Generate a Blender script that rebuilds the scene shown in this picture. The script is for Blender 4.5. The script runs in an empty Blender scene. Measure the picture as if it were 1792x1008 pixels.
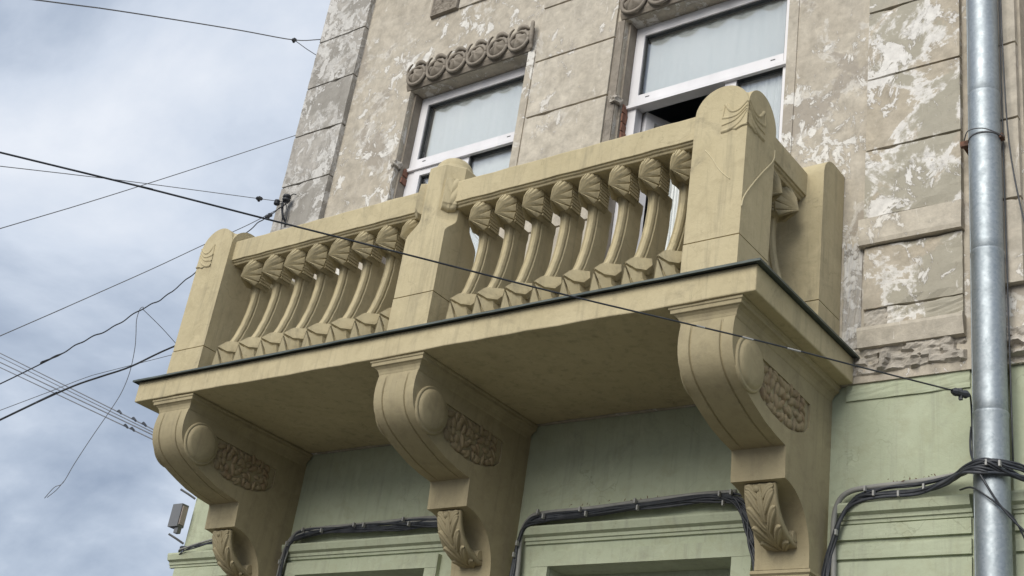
import bpy, bmesh, math, random
from mathutils import Matrix, Vector
random.seed(7)
S = bpy.context.scene
C = bpy.context.collection
PI = math.pi

# ------------------------------------------------------------------ camera
cam_d = bpy.data.cameras.new('camera'); cam = bpy.data.objects.new('camera', cam_d); C.objects.link(cam)
cam.matrix_world = (Matrix.Translation((6.3196, -4.2492, -2.6701)) @ Matrix.Rotation(0.7036, 4, 'Z')
                    @ Matrix.Rotation(2.0354, 4, 'X') @ Matrix.Rotation(0.1603, 4, 'Z'))
cam_d.sensor_width = 36.0; cam_d.lens = 36.0 * 2308.991 / 1792.0
cam_d.clip_start = 0.05; cam_d.clip_end = 2000
S.camera = cam
S.render.resolution_x = 1024; S.render.resolution_y = 576

# ------------------------------------------------------------------ sky, sun, exposure
SUN_AZ, SUN_EL = math.radians(0), math.radians(32)      # azimuth from the street side (-Y) towards -X
sun_dir = Vector((math.sin(SUN_AZ) * math.cos(SUN_EL), -math.cos(SUN_AZ) * math.cos(SUN_EL), math.sin(SUN_EL)))
W = bpy.data.worlds.new('World'); S.world = W; W.use_nodes = True
nt = W.node_tree; nt.nodes.clear()
def wn(t, **k):
    n = nt.nodes.new(t)
    for a, b in k.items(): setattr(n, a, b)
    return n
def wl(a, b): nt.links.new(a, b)
wout = wn('ShaderNodeOutputWorld'); bg = wn('ShaderNodeBackground'); wl(bg.outputs[0], wout.inputs[0])
sky = wn('ShaderNodeTexSky', sky_type='NISHITA'); sky.sun_disc = False
sky.sun_elevation = SUN_EL; sky.sun_rotation = math.atan2(sun_dir.x, sun_dir.y)
sky.dust_density = 2.0; sky.air_density = 1.0
tc = wn('ShaderNodeTexCoord'); sep = wn('ShaderNodeSeparateXYZ'); wl(tc.outputs['Generated'], sep.inputs[0])
zz = wn('ShaderNodeMath', operation='MAXIMUM'); wl(sep.outputs[2], zz.inputs[0]); zz.inputs[1].default_value = 0.0
za = wn('ShaderNodeMath', operation='ADD'); wl(zz.outputs[0], za.inputs[0]); za.inputs[1].default_value = 0.55
dv = wn('ShaderNodeVectorMath', operation='DIVIDE')
cmb = wn('ShaderNodeCombineXYZ'); wl(za.outputs[0], cmb.inputs[0]); wl(za.outputs[0], cmb.inputs[1]); wl(za.outputs[0], cmb.inputs[2])
wl(tc.outputs['Generated'], dv.inputs[0]); wl(cmb.outputs[0], dv.inputs[1])
mp = wn('ShaderNodeMapping'); wl(dv.outputs[0], mp.inputs[0]); mp.inputs['Location'].default_value = (0.7, 4.4, 1.9)
mp.inputs['Scale'].default_value = (1.0, 1.0, 1.0)
n1 = wn('ShaderNodeTexNoise'); wl(mp.outputs[0], n1.inputs['Vector'])
n1.inputs['Scale'].default_value = 3.4; n1.inputs['Detail'].default_value = 9; n1.inputs['Roughness'].default_value = 0.55
n1.inputs['Distortion'].default_value = 0.25
cr = wn('ShaderNodeValToRGB'); wl(n1.outputs['Fac'], cr.inputs[0])
cr.color_ramp.elements[0].position = 0.34; cr.color_ramp.elements[0].color = (0.29, 0.35, 0.455, 1)
cr.color_ramp.elements[1].position = 0.69; cr.color_ramp.elements[1].color = (0.78, 0.815, 0.875, 1)
e = cr.color_ramp.elements.new(0.46); e.color = (0.43, 0.495, 0.60, 1)
e = cr.color_ramp.elements.new(0.56); e.color = (0.61, 0.67, 0.765, 1)
sc = wn('ShaderNodeVectorMath', operation='SCALE'); wl(sky.outputs[0], sc.inputs[0]); sc.inputs['Scale'].default_value = 0.10
mx = wn('ShaderNodeMix', data_type='RGBA'); mx.inputs[0].default_value = 0.88
wl(sc.outputs[0], mx.inputs[6]); wl(cr.outputs[0], mx.inputs[7])
wl(mx.outputs[2], bg.inputs['Color']); bg.inputs['Strength'].default_value = 0.98
sd = bpy.data.lights.new('sun', 'SUN'); sd.energy = 2.4; sd.angle = math.radians(40); sd.color = (1.0, 0.95, 0.85)
sun = bpy.data.objects.new('sun', sd); C.objects.link(sun)
sun.rotation_euler = (-sun_dir).to_track_quat('-Z', 'Y').to_euler(); sun.location = sun_dir * 40
S.view_settings.view_transform = 'Standard'; S.view_settings.look = 'None'
S.view_settings.exposure = 0.28; S.view_settings.gamma = 1.0; S.view_settings.use_curve_mapping = False
S.render.engine = 'CYCLES'
S.cycles.max_bounces = 6; S.cycles.diffuse_bounces = 3; S.cycles.glossy_bounces = 3; S.cycles.transparent_max_bounces = 8

# ------------------------------------------------------------------ materials
M = {}
class NT:
    def __init__(s, name):
        s.m = bpy.data.materials.new(name); s.m.use_nodes = True; s.t = s.m.node_tree; s.t.nodes.clear()
        s.out = s.n('ShaderNodeOutputMaterial'); s.b = s.n('ShaderNodeBsdfPrincipled'); s.l(s.b.outputs[0], s.out.inputs[0])
        s.geo = s.n('ShaderNodeNewGeometry')
    def n(s, t, **k):
        n = s.t.nodes.new(t)
        for a, b in k.items(): setattr(n, a, b)
        return n
    def l(s, a, b): s.t.links.new(a, b)
    def noise(s, scale, detail=5, rough=0.55, dist=0.0, stretch=(1, 1, 1), off=(0, 0, 0), vec=None):
        mp = s.n('ShaderNodeMapping'); s.l(vec or s.geo.outputs['Position'], mp.inputs[0])
        mp.inputs['Scale'].default_value = stretch; mp.inputs['Location'].default_value = off
        n = s.n('ShaderNodeTexNoise'); s.l(mp.outputs[0], n.inputs['Vector'])
        n.inputs['Scale'].default_value = scale; n.inputs['Detail'].default_value = detail
        n.inputs['Roughness'].default_value = rough; n.inputs['Distortion'].default_value = dist
        return n.outputs['Fac']
    def ramp(s, fac, stops):
        r = s.n('ShaderNodeValToRGB'); s.l(fac, r.inputs[0]); el = r.color_ramp.elements
        while len(el) < len(stops): el.new(0.5)
        for q, (p, c) in zip(el, stops):
            q.position = p; q.color = (c, c, c, 1) if not hasattr(c, '__len__') else (*c, 1)
        return r.outputs[0]
    def mix(s, fac, a, b, mode='MIX'):
        m = s.n('ShaderNodeMix', data_type='RGBA', blend_type=mode)
        for v, i in ((fac, 0), (a, 6), (b, 7)):
            if isinstance(v, (int, float)): m.inputs[i].default_value = v if i == 0 else (v, v, v, 1)
            elif isinstance(v, tuple): m.inputs[i].default_value = (*v, 1)
            else: s.l(v, m.inputs[i])
        return m.outputs[2]
    def math(s, op, a, b=0.0):
        m = s.n('ShaderNodeMath', operation=op)
        for v, i in ((a, 0), (b, 1)):
            if isinstance(v, (int, float)): m.inputs[i].default_value = v
            else: s.l(v, m.inputs[i])
        return m.outputs[0]
    def bump(s, h, strength, dist, prev=None):
        b = s.n('ShaderNodeBump'); s.l(h, b.inputs['Height']); b.inputs['Strength'].default_value = strength
        b.inputs['Distance'].default_value = dist
        if prev is not None: s.l(prev, b.inputs['Normal'])
        s.l(b.outputs[0], s.b.inputs['Normal']); return b.outputs[0]
    def done(s, col=None, rough=0.85, metal=0.0, spec=None):
        if col is not None:
            if isinstance(col, tuple): s.b.inputs['Base Color'].default_value = (*col, 1)
            else: s.l(col, s.b.inputs['Base Color'])
        if isinstance(rough, (int, float)): s.b.inputs['Roughness'].default_value = rough
        else: s.l(rough, s.b.inputs['Roughness'])
        s.b.inputs['Metallic'].default_value = metal
        if spec is not None: s.b.inputs['Specular IOR Level'].default_value = spec
        return s.m

def painted(name, c0, c1, c2, streak=0.25, bump=0.35, crack=0.0, grime=(0.16, 0.14, 0.105)):
    """hand-painted masonry: mottled tone, rain streaks, grime blotches, hairline cracks, brushed relief"""
    t = NT(name)
    a = t.ramp(t.noise(2.3, 4, 0.62, 0.5), [(0.33, c0), (0.67, c1)])
    sp = t.ramp(t.noise(11, 4, 0.68, 0.6), [(0.48, 0.0), (0.70, 1.0)])
    a = t.mix(t.math('MULTIPLY', sp, 0.55), a, c2)
    li = t.ramp(t.noise(6, 4, 0.7, 0.8, off=(4, 2, 7)), [(0.56, 0.0), (0.70, 1.0)])
    a = t.mix(t.math('MULTIPLY', li, 0.35), a, tuple(min(1, q * 1.22) for q in c1))
    st = t.ramp(t.noise(6.5, 4, 0.66, 0.25, stretch=(3.4, 3.4, 0.24)), [(0.53, 0.0), (0.72, 1.0)])
    a = t.mix(t.math('MULTIPLY', st, streak), a, grime)
    bl = t.math('MULTIPLY', t.ramp(t.noise(3.1, 6, 0.72, 1.0, off=(9, 3, 1)), [(0.56, 0.0), (0.72, 1.0)]), t.ramp(t.noise(28, 3, 0.75), [(0.35, 0.2), (0.65, 1.0)]))
    a = t.mix(t.math('MULTIPLY', bl, streak * 1.6), a, grime)
    pit = t.ramp(t.noise(52, 3, 0.7), [(0.66, 0.0), (0.73, 1.0)])
    a = t.mix(t.math('MULTIPLY', pit, 0.35), a, tuple(q * 0.5 for q in c2))
    med = t.noise(19, 6, 0.78, 0.4)
    p = t.bump(med, bump, 0.009)
    if crack:
        wv = t.n('ShaderNodeVectorMath', operation='ADD'); t.l(t.geo.outputs['Position'], wv.inputs[0])
        nv_ = t.n('ShaderNodeTexNoise'); nv_.inputs['Scale'].default_value = 5; nv_.inputs['Detail'].default_value = 4; t.l(t.geo.outputs['Position'], nv_.inputs['Vector'])
        sc2 = t.n('ShaderNodeVectorMath', operation='SCALE'); sc2.inputs['Scale'].default_value = 0.35; t.l(nv_.outputs['Color'], sc2.inputs[0]); t.l(sc2.outputs[0], wv.inputs[1])
        vo = t.n('ShaderNodeTexVoronoi', feature='DISTANCE_TO_EDGE'); vo.inputs['Scale'].default_value = 2.6; t.l(wv.outputs[0], vo.inputs['Vector'])
        ck = t.math('MULTIPLY', t.ramp(vo.outputs['Distance'], [(0.0, 1.0), (0.008, 0.0)]), t.ramp(t.noise(1.9, 4, 0.6, off=(3, 8, 2)), [(0.50, 0.0), (0.58, 1.0)]))
        a = t.mix(t.math('MULTIPLY', ck, crack), a, tuple(q * 0.4 for q in c2))
    return t.done(a, t.ramp(med, [(0.3, 0.74), (0.7, 0.92)]), spec=0.25)

def weathered(name, b0, b1, white, wt, grey, gt, off=(0, 0, 0), stretch=(1.0, 1.0, 0.8), soot=0.25, rim=0.5, fsc=9.0):
    """old limewashed render: blotched base, grey mortar showing, flaking white paint"""
    t = NT(name)
    a = t.ramp(t.noise(1.7, 5, 0.66, 0.6, off=off), [(0.33, b0), (0.67, b1)])
    v = t.ramp(t.noise(13, 5, 0.74, 0.3, off=off), [(0.3, 0.76), (0.7, 1.17)])
    a = t.mix(1.0, a, v, 'MULTIPLY')
    gn = t.noise(2.1, 7, 0.64, 0.5, off=(off[0] + 5, off[1], off[2] + 2))
    g = t.ramp(gn, [(gt, 0.0), (gt + 0.03, 1.0)])
    a = t.mix(t.math('MULTIPLY', g, 0.7), a, grey)
    zone = t.ramp(t.noise(1.25, 4, 0.55, 0.3, off=(off[0] - 3, off[1], off[2])), [(0.40, 0.0), (0.62, 1.0)])
    fl = t.noise(fsc, 8, 0.74, 0.7, stretch=stretch, off=(off[0], off[1] + 1, off[2] + 9))
    k = t.math('ADD', fl, t.math('MULTIPLY', zone, 0.115))
    w = t.ramp(k, [(wt, 0.0), (wt + 0.012, 1.0)])
    # pale lip where one coat has broken away from the next
    lip = t.math('MULTIPLY', t.ramp(t.math('ADD', gn, t.math('MULTIPLY', t.noise(24, 4, 0.75, 0.6, off=off), 0.10)), [(gt + 0.028, 0.0), (gt + 0.045, 1.0), (gt + 0.075, 0.9), (gt + 0.10, 0.0)]), t.ramp(t.noise(5, 6, 0.7, off=off), [(0.45, 0.0), (0.52, 1.0)]))
    wb_ = w; w = t.math('MAXIMUM', w, t.math('MULTIPLY', lip, rim))
    edge = t.ramp(k, [(wt - 0.03, 0.0), (wt - 0.004, 1.0), (wt + 0.012, 0.0)])
    a = t.mix(t.math('MULTIPLY', edge, 0.30), a, (0.20, 0.165, 0.13))
    wc = t.mix(t.ramp(t.noise(30, 6, 0.7, off=off), [(0.35, 0.0), (0.65, 1.0)]), white, tuple(q * 0.80 for q in white))
    a = t.mix(t.math('MULTIPLY', w, 0.92), a, wc)
    # scratches and brush scars
    sc_ = t.ramp(t.noise(9, 6, 0.75, 1.4, stretch=(2.2, 2.2, 0.45), off=(off[0] + 2, 0, off[2] + 4)), [(0.635, 0.0), (0.66, 1.0)])
    a = t.mix(t.math('MULTIPLY', sc_, 0.5), a, white)
    st = t.ramp(t.noise(4.0, 6, 0.65, 0.3, stretch=(2.6, 2.6, 0.3), off=off), [(0.5, 0.0), (0.75, 1.0)])
    a = t.mix(t.math('MULTIPLY', st, soot), a, (0.15, 0.132, 0.115))
    dk = t.ramp(t.noise(44, 6, 0.72), [(0.62, 0.0), (0.72, 1.0)])
    a = t.mix(t.math('MULTIPLY', dk, 0.30), a, (0.14, 0.12, 0.10))
    p = t.bump(t.noise(32, 6, 0.85, 0.2), 0.45, 0.009)
    t.bump(wb_, 0.6, 0.004, p)
    return t.done(a, 0.93, spec=0.15)

OCH0, OCH1, OCH2 = (0.47, 0.405, 0.255), (0.525, 0.455, 0.295), (0.40, 0.34, 0.215)
M['ochre'] = painted('ochre_painted_stucco', OCH0, OCH1, OCH2, 0.42, 0.38, 0.28, (0.22, 0.195, 0.14))
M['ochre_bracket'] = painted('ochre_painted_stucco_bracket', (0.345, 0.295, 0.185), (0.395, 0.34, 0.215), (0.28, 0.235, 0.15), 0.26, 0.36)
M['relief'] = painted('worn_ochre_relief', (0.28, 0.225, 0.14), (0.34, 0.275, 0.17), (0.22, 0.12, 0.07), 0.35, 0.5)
M['seam'] = painted('filled_crack_paint', (0.58, 0.51, 0.33), (0.62, 0.55, 0.37), (0.5, 0.43, 0.28), 0.1, 0.2)
M['green'] = painted('pale_green_painted_render', (0.405, 0.445, 0.32), (0.455, 0.495, 0.37), (0.36, 0.37, 0.255), 0.36, 0.36, 0.35, (0.24, 0.235, 0.20))
M['wall'] = weathered('weathered_beige_render', (0.445, 0.40, 0.33), (0.535, 0.49, 0.415), (0.80, 0.78, 0.74), 0.635, (0.335, 0.30, 0.26), 0.58)
M['block'] = weathered('weathered_block_render', (0.495, 0.45, 0.375), (0.565, 0.52, 0.445), (0.78, 0.75, 0.70), 0.69, (0.345, 0.31, 0.265), 0.60, (4, 0, 1), rim=.35)
M['block_flaking'] = weathered('flaking_block_render', (0.44, 0.39, 0.31), (0.49, 0.44, 0.365), (0.82, 0.80, 0.77), 0.60, (0.375, 0.36, 0.30), 0.49, (7, 0, 3), soot=.12, rim=1.0, fsc=6.0)
M['block_grey'] = weathered('grey_corner_render', (0.37, 0.35, 0.32), (0.48, 0.455, 0.42), (0.68, 0.665, 0.64), 0.60, (0.29, 0.275, 0.25), 0.50, (1, 0, 6), soot=0.35, rim=.8)
M['ornament'] = weathered('sooty_stucco_ornament', (0.24, 0.21, 0.175), (0.33, 0.295, 0.25), (0.42, 0.38, 0.33), 0.74, (0.17, 0.15, 0.13), 0.58, (2, 0, 8))
M['rubble'] = weathered('broken_cornice_rubble', (0.39, 0.36, 0.315), (0.52, 0.48, 0.425), (0.66, 0.62, 0.56), 0.66, (0.27, 0.25, 0.22), 0.56, (3, 0, 2))
t = NT('exposed_red_brick'); M['brick'] = t.done(t.ramp(t.noise(30, 5), [(0.3, (0.16, 0.075, 0.05)), (0.7, (0.27, 0.135, 0.095))]), 0.9); t.bump(t.noise(60, 4), 0.5, 0.008)
t = NT('white_plastic_frame'); M['pvc'] = t.done(t.ramp(t.noise(6, 4, stretch=(1, 1, .4)), [(0.3, (0.64, 0.635, 0.66)), (0.7, (0.79, 0.78, 0.81))]), 0.38)
t = NT('dark_rubber_gasket'); M['gasket'] = t.done((0.03, 0.035, 0.04), 0.6)
t = NT('sheer_white_curtain'); M['curtain'] = t.done(t.ramp(t.noise(5, 3, stretch=(6, 6, .3)), [(0.3, (0.80, 0.83, 0.83)), (0.7, (0.86, 0.88, 0.88))]), 0.9)
t = NT('dim_room_plaster'); M['room'] = t.done((0.22, 0.25, 0.29), 0.9)
t = NT('dark_green_sheet_metal'); M['flashing'] = t.done(t.ramp(t.noise(9, 5), [(0.3, (0.065, 0.08, 0.075)), (0.7, (0.12, 0.14, 0.13))]), 0.5, 0.3)
t = NT('galvanised_steel')
vo = t.n('ShaderNodeTexVoronoi'); vo.inputs['Scale'].default_value = 95; t.l(t.geo.outputs['Position'], vo.inputs['Vector'])
gs = t.ramp(vo.outputs['Color'], [(0.0, 0.0), (1.0, 1.0)])
gc = t.mix(0.5, t.ramp(t.noise(3.5, 6, .6, stretch=(1, 1, .35)), [(0.3, (0.25, 0.285, 0.315)), (0.7, (0.38, 0.42, 0.45))]), t.mix(gs, (0.25, 0.29, 0.32), (0.43, 0.47, 0.50)))
M['galv'] = t.done(gc, t.ramp(t.noise(22, 5), [(0.3, 0.46), (0.7, 0.62)]), 0.75); t.bump(t.noise(7, 3), 0.25, 0.01)
t = NT('rusty_iron'); M['rust'] = t.done(t.ramp(t.noise(40, 5), [(0.3, (0.06, 0.035, 0.025)), (0.7, (0.17, 0.08, 0.05))]), 0.85)
t = NT('black_cable_sheath'); M['cable'] = t.done(t.ramp(t.noise(14, 3), [(0.35, (0.018, 0.021, 0.028)), (0.7, (0.05, 0.055, 0.065))]), 0.48)
t = NT('dusty_blue_cable'); M['cable_blue'] = t.done(t.ramp(t.noise(14, 3), [(0.35, (0.03, 0.036, 0.05)), (0.7, (0.085, 0.09, 0.10))]), 0.6)
t = NT('weathered_grey_wire'); M['wire'] = t.done((0.15, 0.155, 0.17), 0.55)
t = NT('grey_plastic_conduit'); M['conduit'] = t.done(t.ramp(t.noise(12, 4), [(0.3, (0.20, 0.20, 0.19)), (0.7, (0.30, 0.30, 0.28))]), 0.6)
t = NT('pale_cable_clip'); M['clip'] = t.done((0.33, 0.33, 0.32), 0.5)
t = NT('grey_lamp_casing'); M['casing'] = t.done((0.17, 0.175, 0.185), 0.5, 0.3)
t = NT('lamp_glass_face'); M['lens'] = t.done((0.42, 0.36, 0.34), 0.25)
t = NT('street_asphalt'); M['asphalt'] = t.done(t.ramp(t.noise(6, 8, .7), [(0.3, (0.04, 0.04, 0.042)), (0.7, (0.075, 0.073, 0.07))]), 0.9)
t = NT('grey_paving'); M['paving'] = t.done(t.ramp(t.noise(3, 8, .7), [(0.3, (0.13, 0.11, 0.08)), (0.7, (0.19, 0.165, 0.12))]), 0.9)
# window glass: clear pane with a fresnel sky reflection
t = NT('clear_window_glass'); t.t.nodes.remove(t.b)
tr = t.n('ShaderNodeBsdfTransparent'); tr.inputs[0].default_value = (0.98, 0.99, 0.99, 1)
gl = t.n('ShaderNodeBsdfGlossy'); gl.inputs['Roughness'].default_value = 0.01
lw_ = t.n('ShaderNodeLayerWeight'); lw_.inputs['Blend'].default_value = 0.5
fr_out = t.math('ADD', t.math('MULTIPLY', t.math('POWER', lw_.outputs['Facing'], 4.0), 0.9), 0.20)
ms = t.n('ShaderNodeMixShader'); t.l(fr_out, ms.inputs[0]); t.l(tr.outputs[0], ms.inputs[1]); t.l(gl.outputs[0], ms.inputs[2]); t.l(ms.outputs[0], t.out.inputs[0])
bp = t.n('ShaderNodeBump'); bp.inputs['Strength'].default_value = 0.05; bp.inputs['Distance'].default_value = 0.05; t.l(t.noise(1.6, 2), bp.inputs['Height']); t.l(bp.outputs[0], gl.inputs['Normal'])
M['glass'] = t.m

# ------------------------------------------------------------------ helpers
def finish(name, bm, mat, parent=None, smooth=False, bevel=0.0, kind=None, label=None, cat=None, group=None, mod=None):
    if bevel:
        ed = [q for q in bm.edges if len(q.link_faces) == 2 and q.calc_face_angle(0) > 0.5]
        bmesh.ops.bevel(bm, geom=ed, offset=bevel, segments=2, affect='EDGES', profile=0.6, clamp_overlap=True)
    bmesh.ops.recalc_face_normals(bm, faces=bm.faces)
    me = bpy.data.meshes.new(name); bm.to_mesh(me); bm.free()
    if smooth:
        for p in me.polygons: p.use_smooth = True
    o = bpy.data.objects.new(name, me); C.objects.link(o); me.materials.append(M[mat] if isinstance(mat, str) else mat)
    if parent: o.parent = parent
    if mod:
        b = o.modifiers.new('bevel', 'BEVEL'); b.width = mod; b.segments = 2; b.limit_method = 'ANGLE'; b.angle_limit = math.radians(38)
    tag(o, label, cat, group, kind)
    return o
def tag(o, label=None, cat=None, group=None, kind=None):
    if label: o['label'] = label
    if cat: o['category'] = cat
    if group: o['group'] = group
    if kind: o['kind'] = kind
    return o
def thing(name, label, cat, loc=(0, 0, 0), group=None):
    o = bpy.data.objects.new(name, None); C.objects.link(o); o.empty_display_size = 0.1
    o.location = loc
    return tag(o, label, cat, group)
def keep(parent):                     # children are modelled in scene coordinates
    for ch in parent.children: ch.matrix_parent_inverse = Matrix.Translation(parent.location).inverted()
def dup(o, parent=None, loc=None, rz=0.0):
    c = o.copy(); C.objects.link(c)
    if parent: c.parent = parent
    if loc is not None: c.location = loc
    c.rotation_euler = (0, 0, rz)
    for ch in o.children:
        d = ch.copy(); C.objects.link(d); d.parent = c
    return c
def box(bm, x0, x1, y0, y1, z0, z1):
    v = [bm.verts.new(p) for p in ((x0, y0, z0), (x1, y0, z0), (x1, y1, z0), (x0, y1, z0), (x0, y0, z1), (x1, y0, z1), (x1, y1, z1), (x0, y1, z1))]
    for f in ((0, 3, 2, 1), (4, 5, 6, 7), (0, 1, 5, 4), (1, 2, 6, 5), (2, 3, 7, 6), (3, 0, 4, 7)): bm.faces.new([v[i] for i in f])
def B(*b):
    bm = bmesh.new()
    for q in b: box(bm, *q)
    return bm
def loft(bm, rings, closed=True, cap0=True, cap1=True):
    R = [[bm.verts.new(p) for p in r] for r in rings]; n = len(R[0])
    for a, b in zip(R, R[1:]):
        for i in range(n if closed else n - 1):
            j = (i + 1) % n; bm.faces.new((a[i], a[j], b[j], b[i]))
    if cap0: bm.faces.new(list(reversed(R[0])))
    if cap1: bm.faces.new(R[-1])
    return R
def tube(bm, pts, r, n=6, cap=True):
    pts = [Vector(p) for p in pts]; rr = r if isinstance(r, list) else [r] * len(pts)
    rings = []; up = None
    for i, p in enumerate(pts):
        d = (pts[min(i + 1, len(pts) - 1)] - pts[max(i - 1, 0)]).normalized()
        if up is None: up = d.orthogonal().normalized()
        up = (up - d * up.dot(d)).normalized(); sd_ = d.cross(up)
        rings.append([p + (up * math.cos(2 * PI * k / n) + sd_ * math.sin(2 * PI * k / n)) * rr[i] for k in range(n)])
    loft(bm, rings, True, cap, cap)
def spline(pts, sub=6):
    P = [Vector(p) for p in pts]; P = [P[0] * 2 - P[1]] + P + [P[-1] * 2 - P[-2]]; out = []
    for i in range(1, len(P) - 2):
        a, b, c, d = P[i - 1:i + 3]
        for k in range(sub):
            u = k / sub
            out.append(0.5 * ((2 * b) + (c - a) * u + (2 * a - 5 * b + 4 * c - d) * u * u + (3 * b - a - 3 * c + d) * u ** 3))
    out.append(P[-2]); return out
def prism_x(bm, prof, x0, x1): loft(bm, [[(x0, y, z) for y, z in prof], [(x1, y, z) for y, z in prof]])
def prism_y(bm, prof, y0, y1): loft(bm, [[(x, y0, z) for x, z in prof], [(x, y1, z) for x, z in prof]])
def lathe(bm, prof, n=24, axis='Z', org=(0, 0, 0)):
    rings = []
    for r, h in prof:
        ring = []
        for k in range(n):
            a = 2 * PI * k / n; c, s = math.cos(a) * r, math.sin(a) * r
            p = {'Z': (c, s, h), 'X': (h, c, s), 'Y': (c, h, s)}[axis]
            ring.append((p[0] + org[0], p[1] + org[1], p[2] + org[2]))
        rings.append(ring)
    loft(bm, rings)
def boolean_cut(bm, cutter_bm):
    def tmp(b):
        m_ = bpy.data.meshes.new('tmp'); bmesh.ops.recalc_face_normals(b, faces=b.faces); b.to_mesh(m_); b.free()
        o_ = bpy.data.objects.new('tmp', m_); C.objects.link(o_); return o_
    a, c = tmp(bm), tmp(cutter_bm)
    md = a.modifiers.new('b', 'BOOLEAN'); md.operation = 'DIFFERENCE'; md.object = c; md.solver = 'EXACT'
    dg = bpy.context.evaluated_depsgraph_get(); dg.update()
    me = bpy.data.meshes.new_from_object(a.evaluated_get(dg))
    out = bmesh.new(); out.from_mesh(me)
    for q in (a, c):
        mm = q.data; bpy.data.objects.remove(q); bpy.data.meshes.remove(mm)
    bpy.data.meshes.remove(me)
    return out
def wall_grid(bm, xs, zs, y, thick, holes):
    """vertical wall with rectangular openings and their reveals"""
    xs = sorted(set(xs) | {h[0] for h in holes} | {h[1] for h in holes}); zs = sorted(set(zs) | {h[2] for h in holes} | {h[3] for h in holes})
    def solid(i, k):
        if i < 0 or k < 0 or i >= len(xs) - 1 or k >= len(zs) - 1: return False
        cx, cz = (xs[i] + xs[i + 1]) / 2, (zs[k] + zs[k + 1]) / 2
        return not any(h[0] < cx < h[1] and h[2] < cz < h[3] for h in holes)
    V = {}
    def v(i, k, s):
        if (i, k, s) not in V: V[i, k, s] = bm.verts.new((xs[i], y + (thick if s else 0), zs[k]))
        return V[i, k, s]
    for i in range(len(xs) - 1):
        for k in range(len(zs) - 1):
            if not solid(i, k): continue
            for s in (0, 1): bm.faces.new([v(i, k, s), v(i + 1, k, s), v(i + 1, k + 1, s), v(i, k + 1, s)])
            for (di, dk, a, b) in ((-1, 0, (0, 0), (0, 1)), (1, 0, (1, 0), (1, 1)), (0, -1, (0, 0), (1, 0)), (0, 1, (0, 1), (1, 1))):
                if not solid(i + di, k + dk):
                    bm.faces.new([v(i + a[0], k + a[1], 0), v(i + b[0], k + b[1], 0), v(i + b[0], k + b[1], 1), v(i + a[0], k + a[1], 1)])

# ================================================================== SETTING
GZ = -4.27; Y0 = 0.98
bm = bmesh.new(); bmesh.ops.create_grid(bm, x_segments=1, y_segments=1, size=900, matrix=Matrix.Translation((0, 0, GZ - 0.13)))
finish('ground', bm, 'asphalt', kind='structure')
finish('pavement', B((-40, 40, -1.6, 1.0, GZ - 0.5, GZ)), 'paving', kind='structure')

# ------------------------------------------------------------------ the building
BLD = thing('apartment_building', 'old plastered apartment building, flaking beige upper floor above a pale green ground floor', 'building', (2.0, 1.0, GZ))
def part(name, bm, mat, parent=None, **k): return finish(name, bm, mat, parent or BLD, **k)
WIN = [(0.70, 1.705, 0.08, 2.53), (2.45, 3.56, 0.08, 2.53)]
UPW = [(0.78, 1.62, 3.62, 5.2), (2.53, 3.48, 3.62, 5.2)]
bm = bmesh.new(); wall_grid(bm, [-0.36, 4.80], [-0.126, 6.2], Y0, 0.32, WIN + UPW)
wall = part('upper_wall', bm, 'wall')
bm = B((-0.36, -0.10, Y0 + 0.32, 7.0, -0.126, 6.2), (4.80, 9.5, Y0 + 0.12, Y0 + 0.40, -0.126, 6.2), (9.24, 9.5, Y0 + 0.40, 7.0, -0.126, 6.2), (-0.36, 9.5, 7.0, 7.3, GZ, 6.2))
part('side_wall', bm, 'wall')
part('roof', B((-0.7, 9.8, Y0 - 0.4, 7.6, 6.2, 6.5)), 'ornament')
part('interior_room', B((-0.098, 9.238, 4.2, 4.3, -0.12, 6.18), (-0.098, 9.238, Y0 + 0.322, 4.2, -0.12, -0.02), (-0.098, 9.238, Y0 + 0.322, 4.2, 3.0, 3.15), (2.02, 2.12, Y0 + 0.322, 4.2, -0.02, 3.0)), 'room')

def rough_block(x0, x1, y0, y1, z0, z1, seed, amp=0.0012, n=7, chips=1, chip=0.006):
    """a rendered block: its face is not quite flat and its arrises are worn"""
    rnd = random.Random(seed); bm = B((x0, x1, y0, y1, z0, z1))
    bmesh.ops.subdivide_edges(bm, edges=[e_ for e_ in bm.edges if abs(e_.verts[0].co.y - e_.verts[1].co.y) < 1e-6], cuts=n, use_grid_fill=True)
    for v in bm.verts:
        if abs(v.co.y - y0) < 1e-6:
            ex = min(v.co.x - x0, x1 - v.co.x) < 1e-4 or min(v.co.z - z0, z1 - v.co.z) < 1e-4
            v.co.y += rnd.uniform(-amp, amp)
            if ex:
                v.co.y += rnd.uniform(0, amp)
                cz_, cx_ = (z0 + z1) / 2, (x0 + x1) / 2
                v.co.z += (cz_ - v.co.z) * rnd.uniform(0, 0.003) + rnd.uniform(-.0006, .0006); v.co.x += (cx_ - v.co.x) * rnd.uniform(0, 0.004)
    ev = [v for v in bm.verts if abs(v.co.y - y0) < 0.01 and (v.co.z - z0 < 0.008 or z1 - v.co.z < 0.008)]
    for v in rnd.sample(ev, min(chips, len(ev))): v.co.y += chip; v.co.z += (0.004 if v.co.z - z0 < 0.02 else -0.004)
    return bm
COURSE = [0.24, 0.675, 1.11, 1.545, 1.978, 2.412, 2.846, 3.28, 3.715, 4.15, 4.585, 5.02]
sd_ = 0
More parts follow.
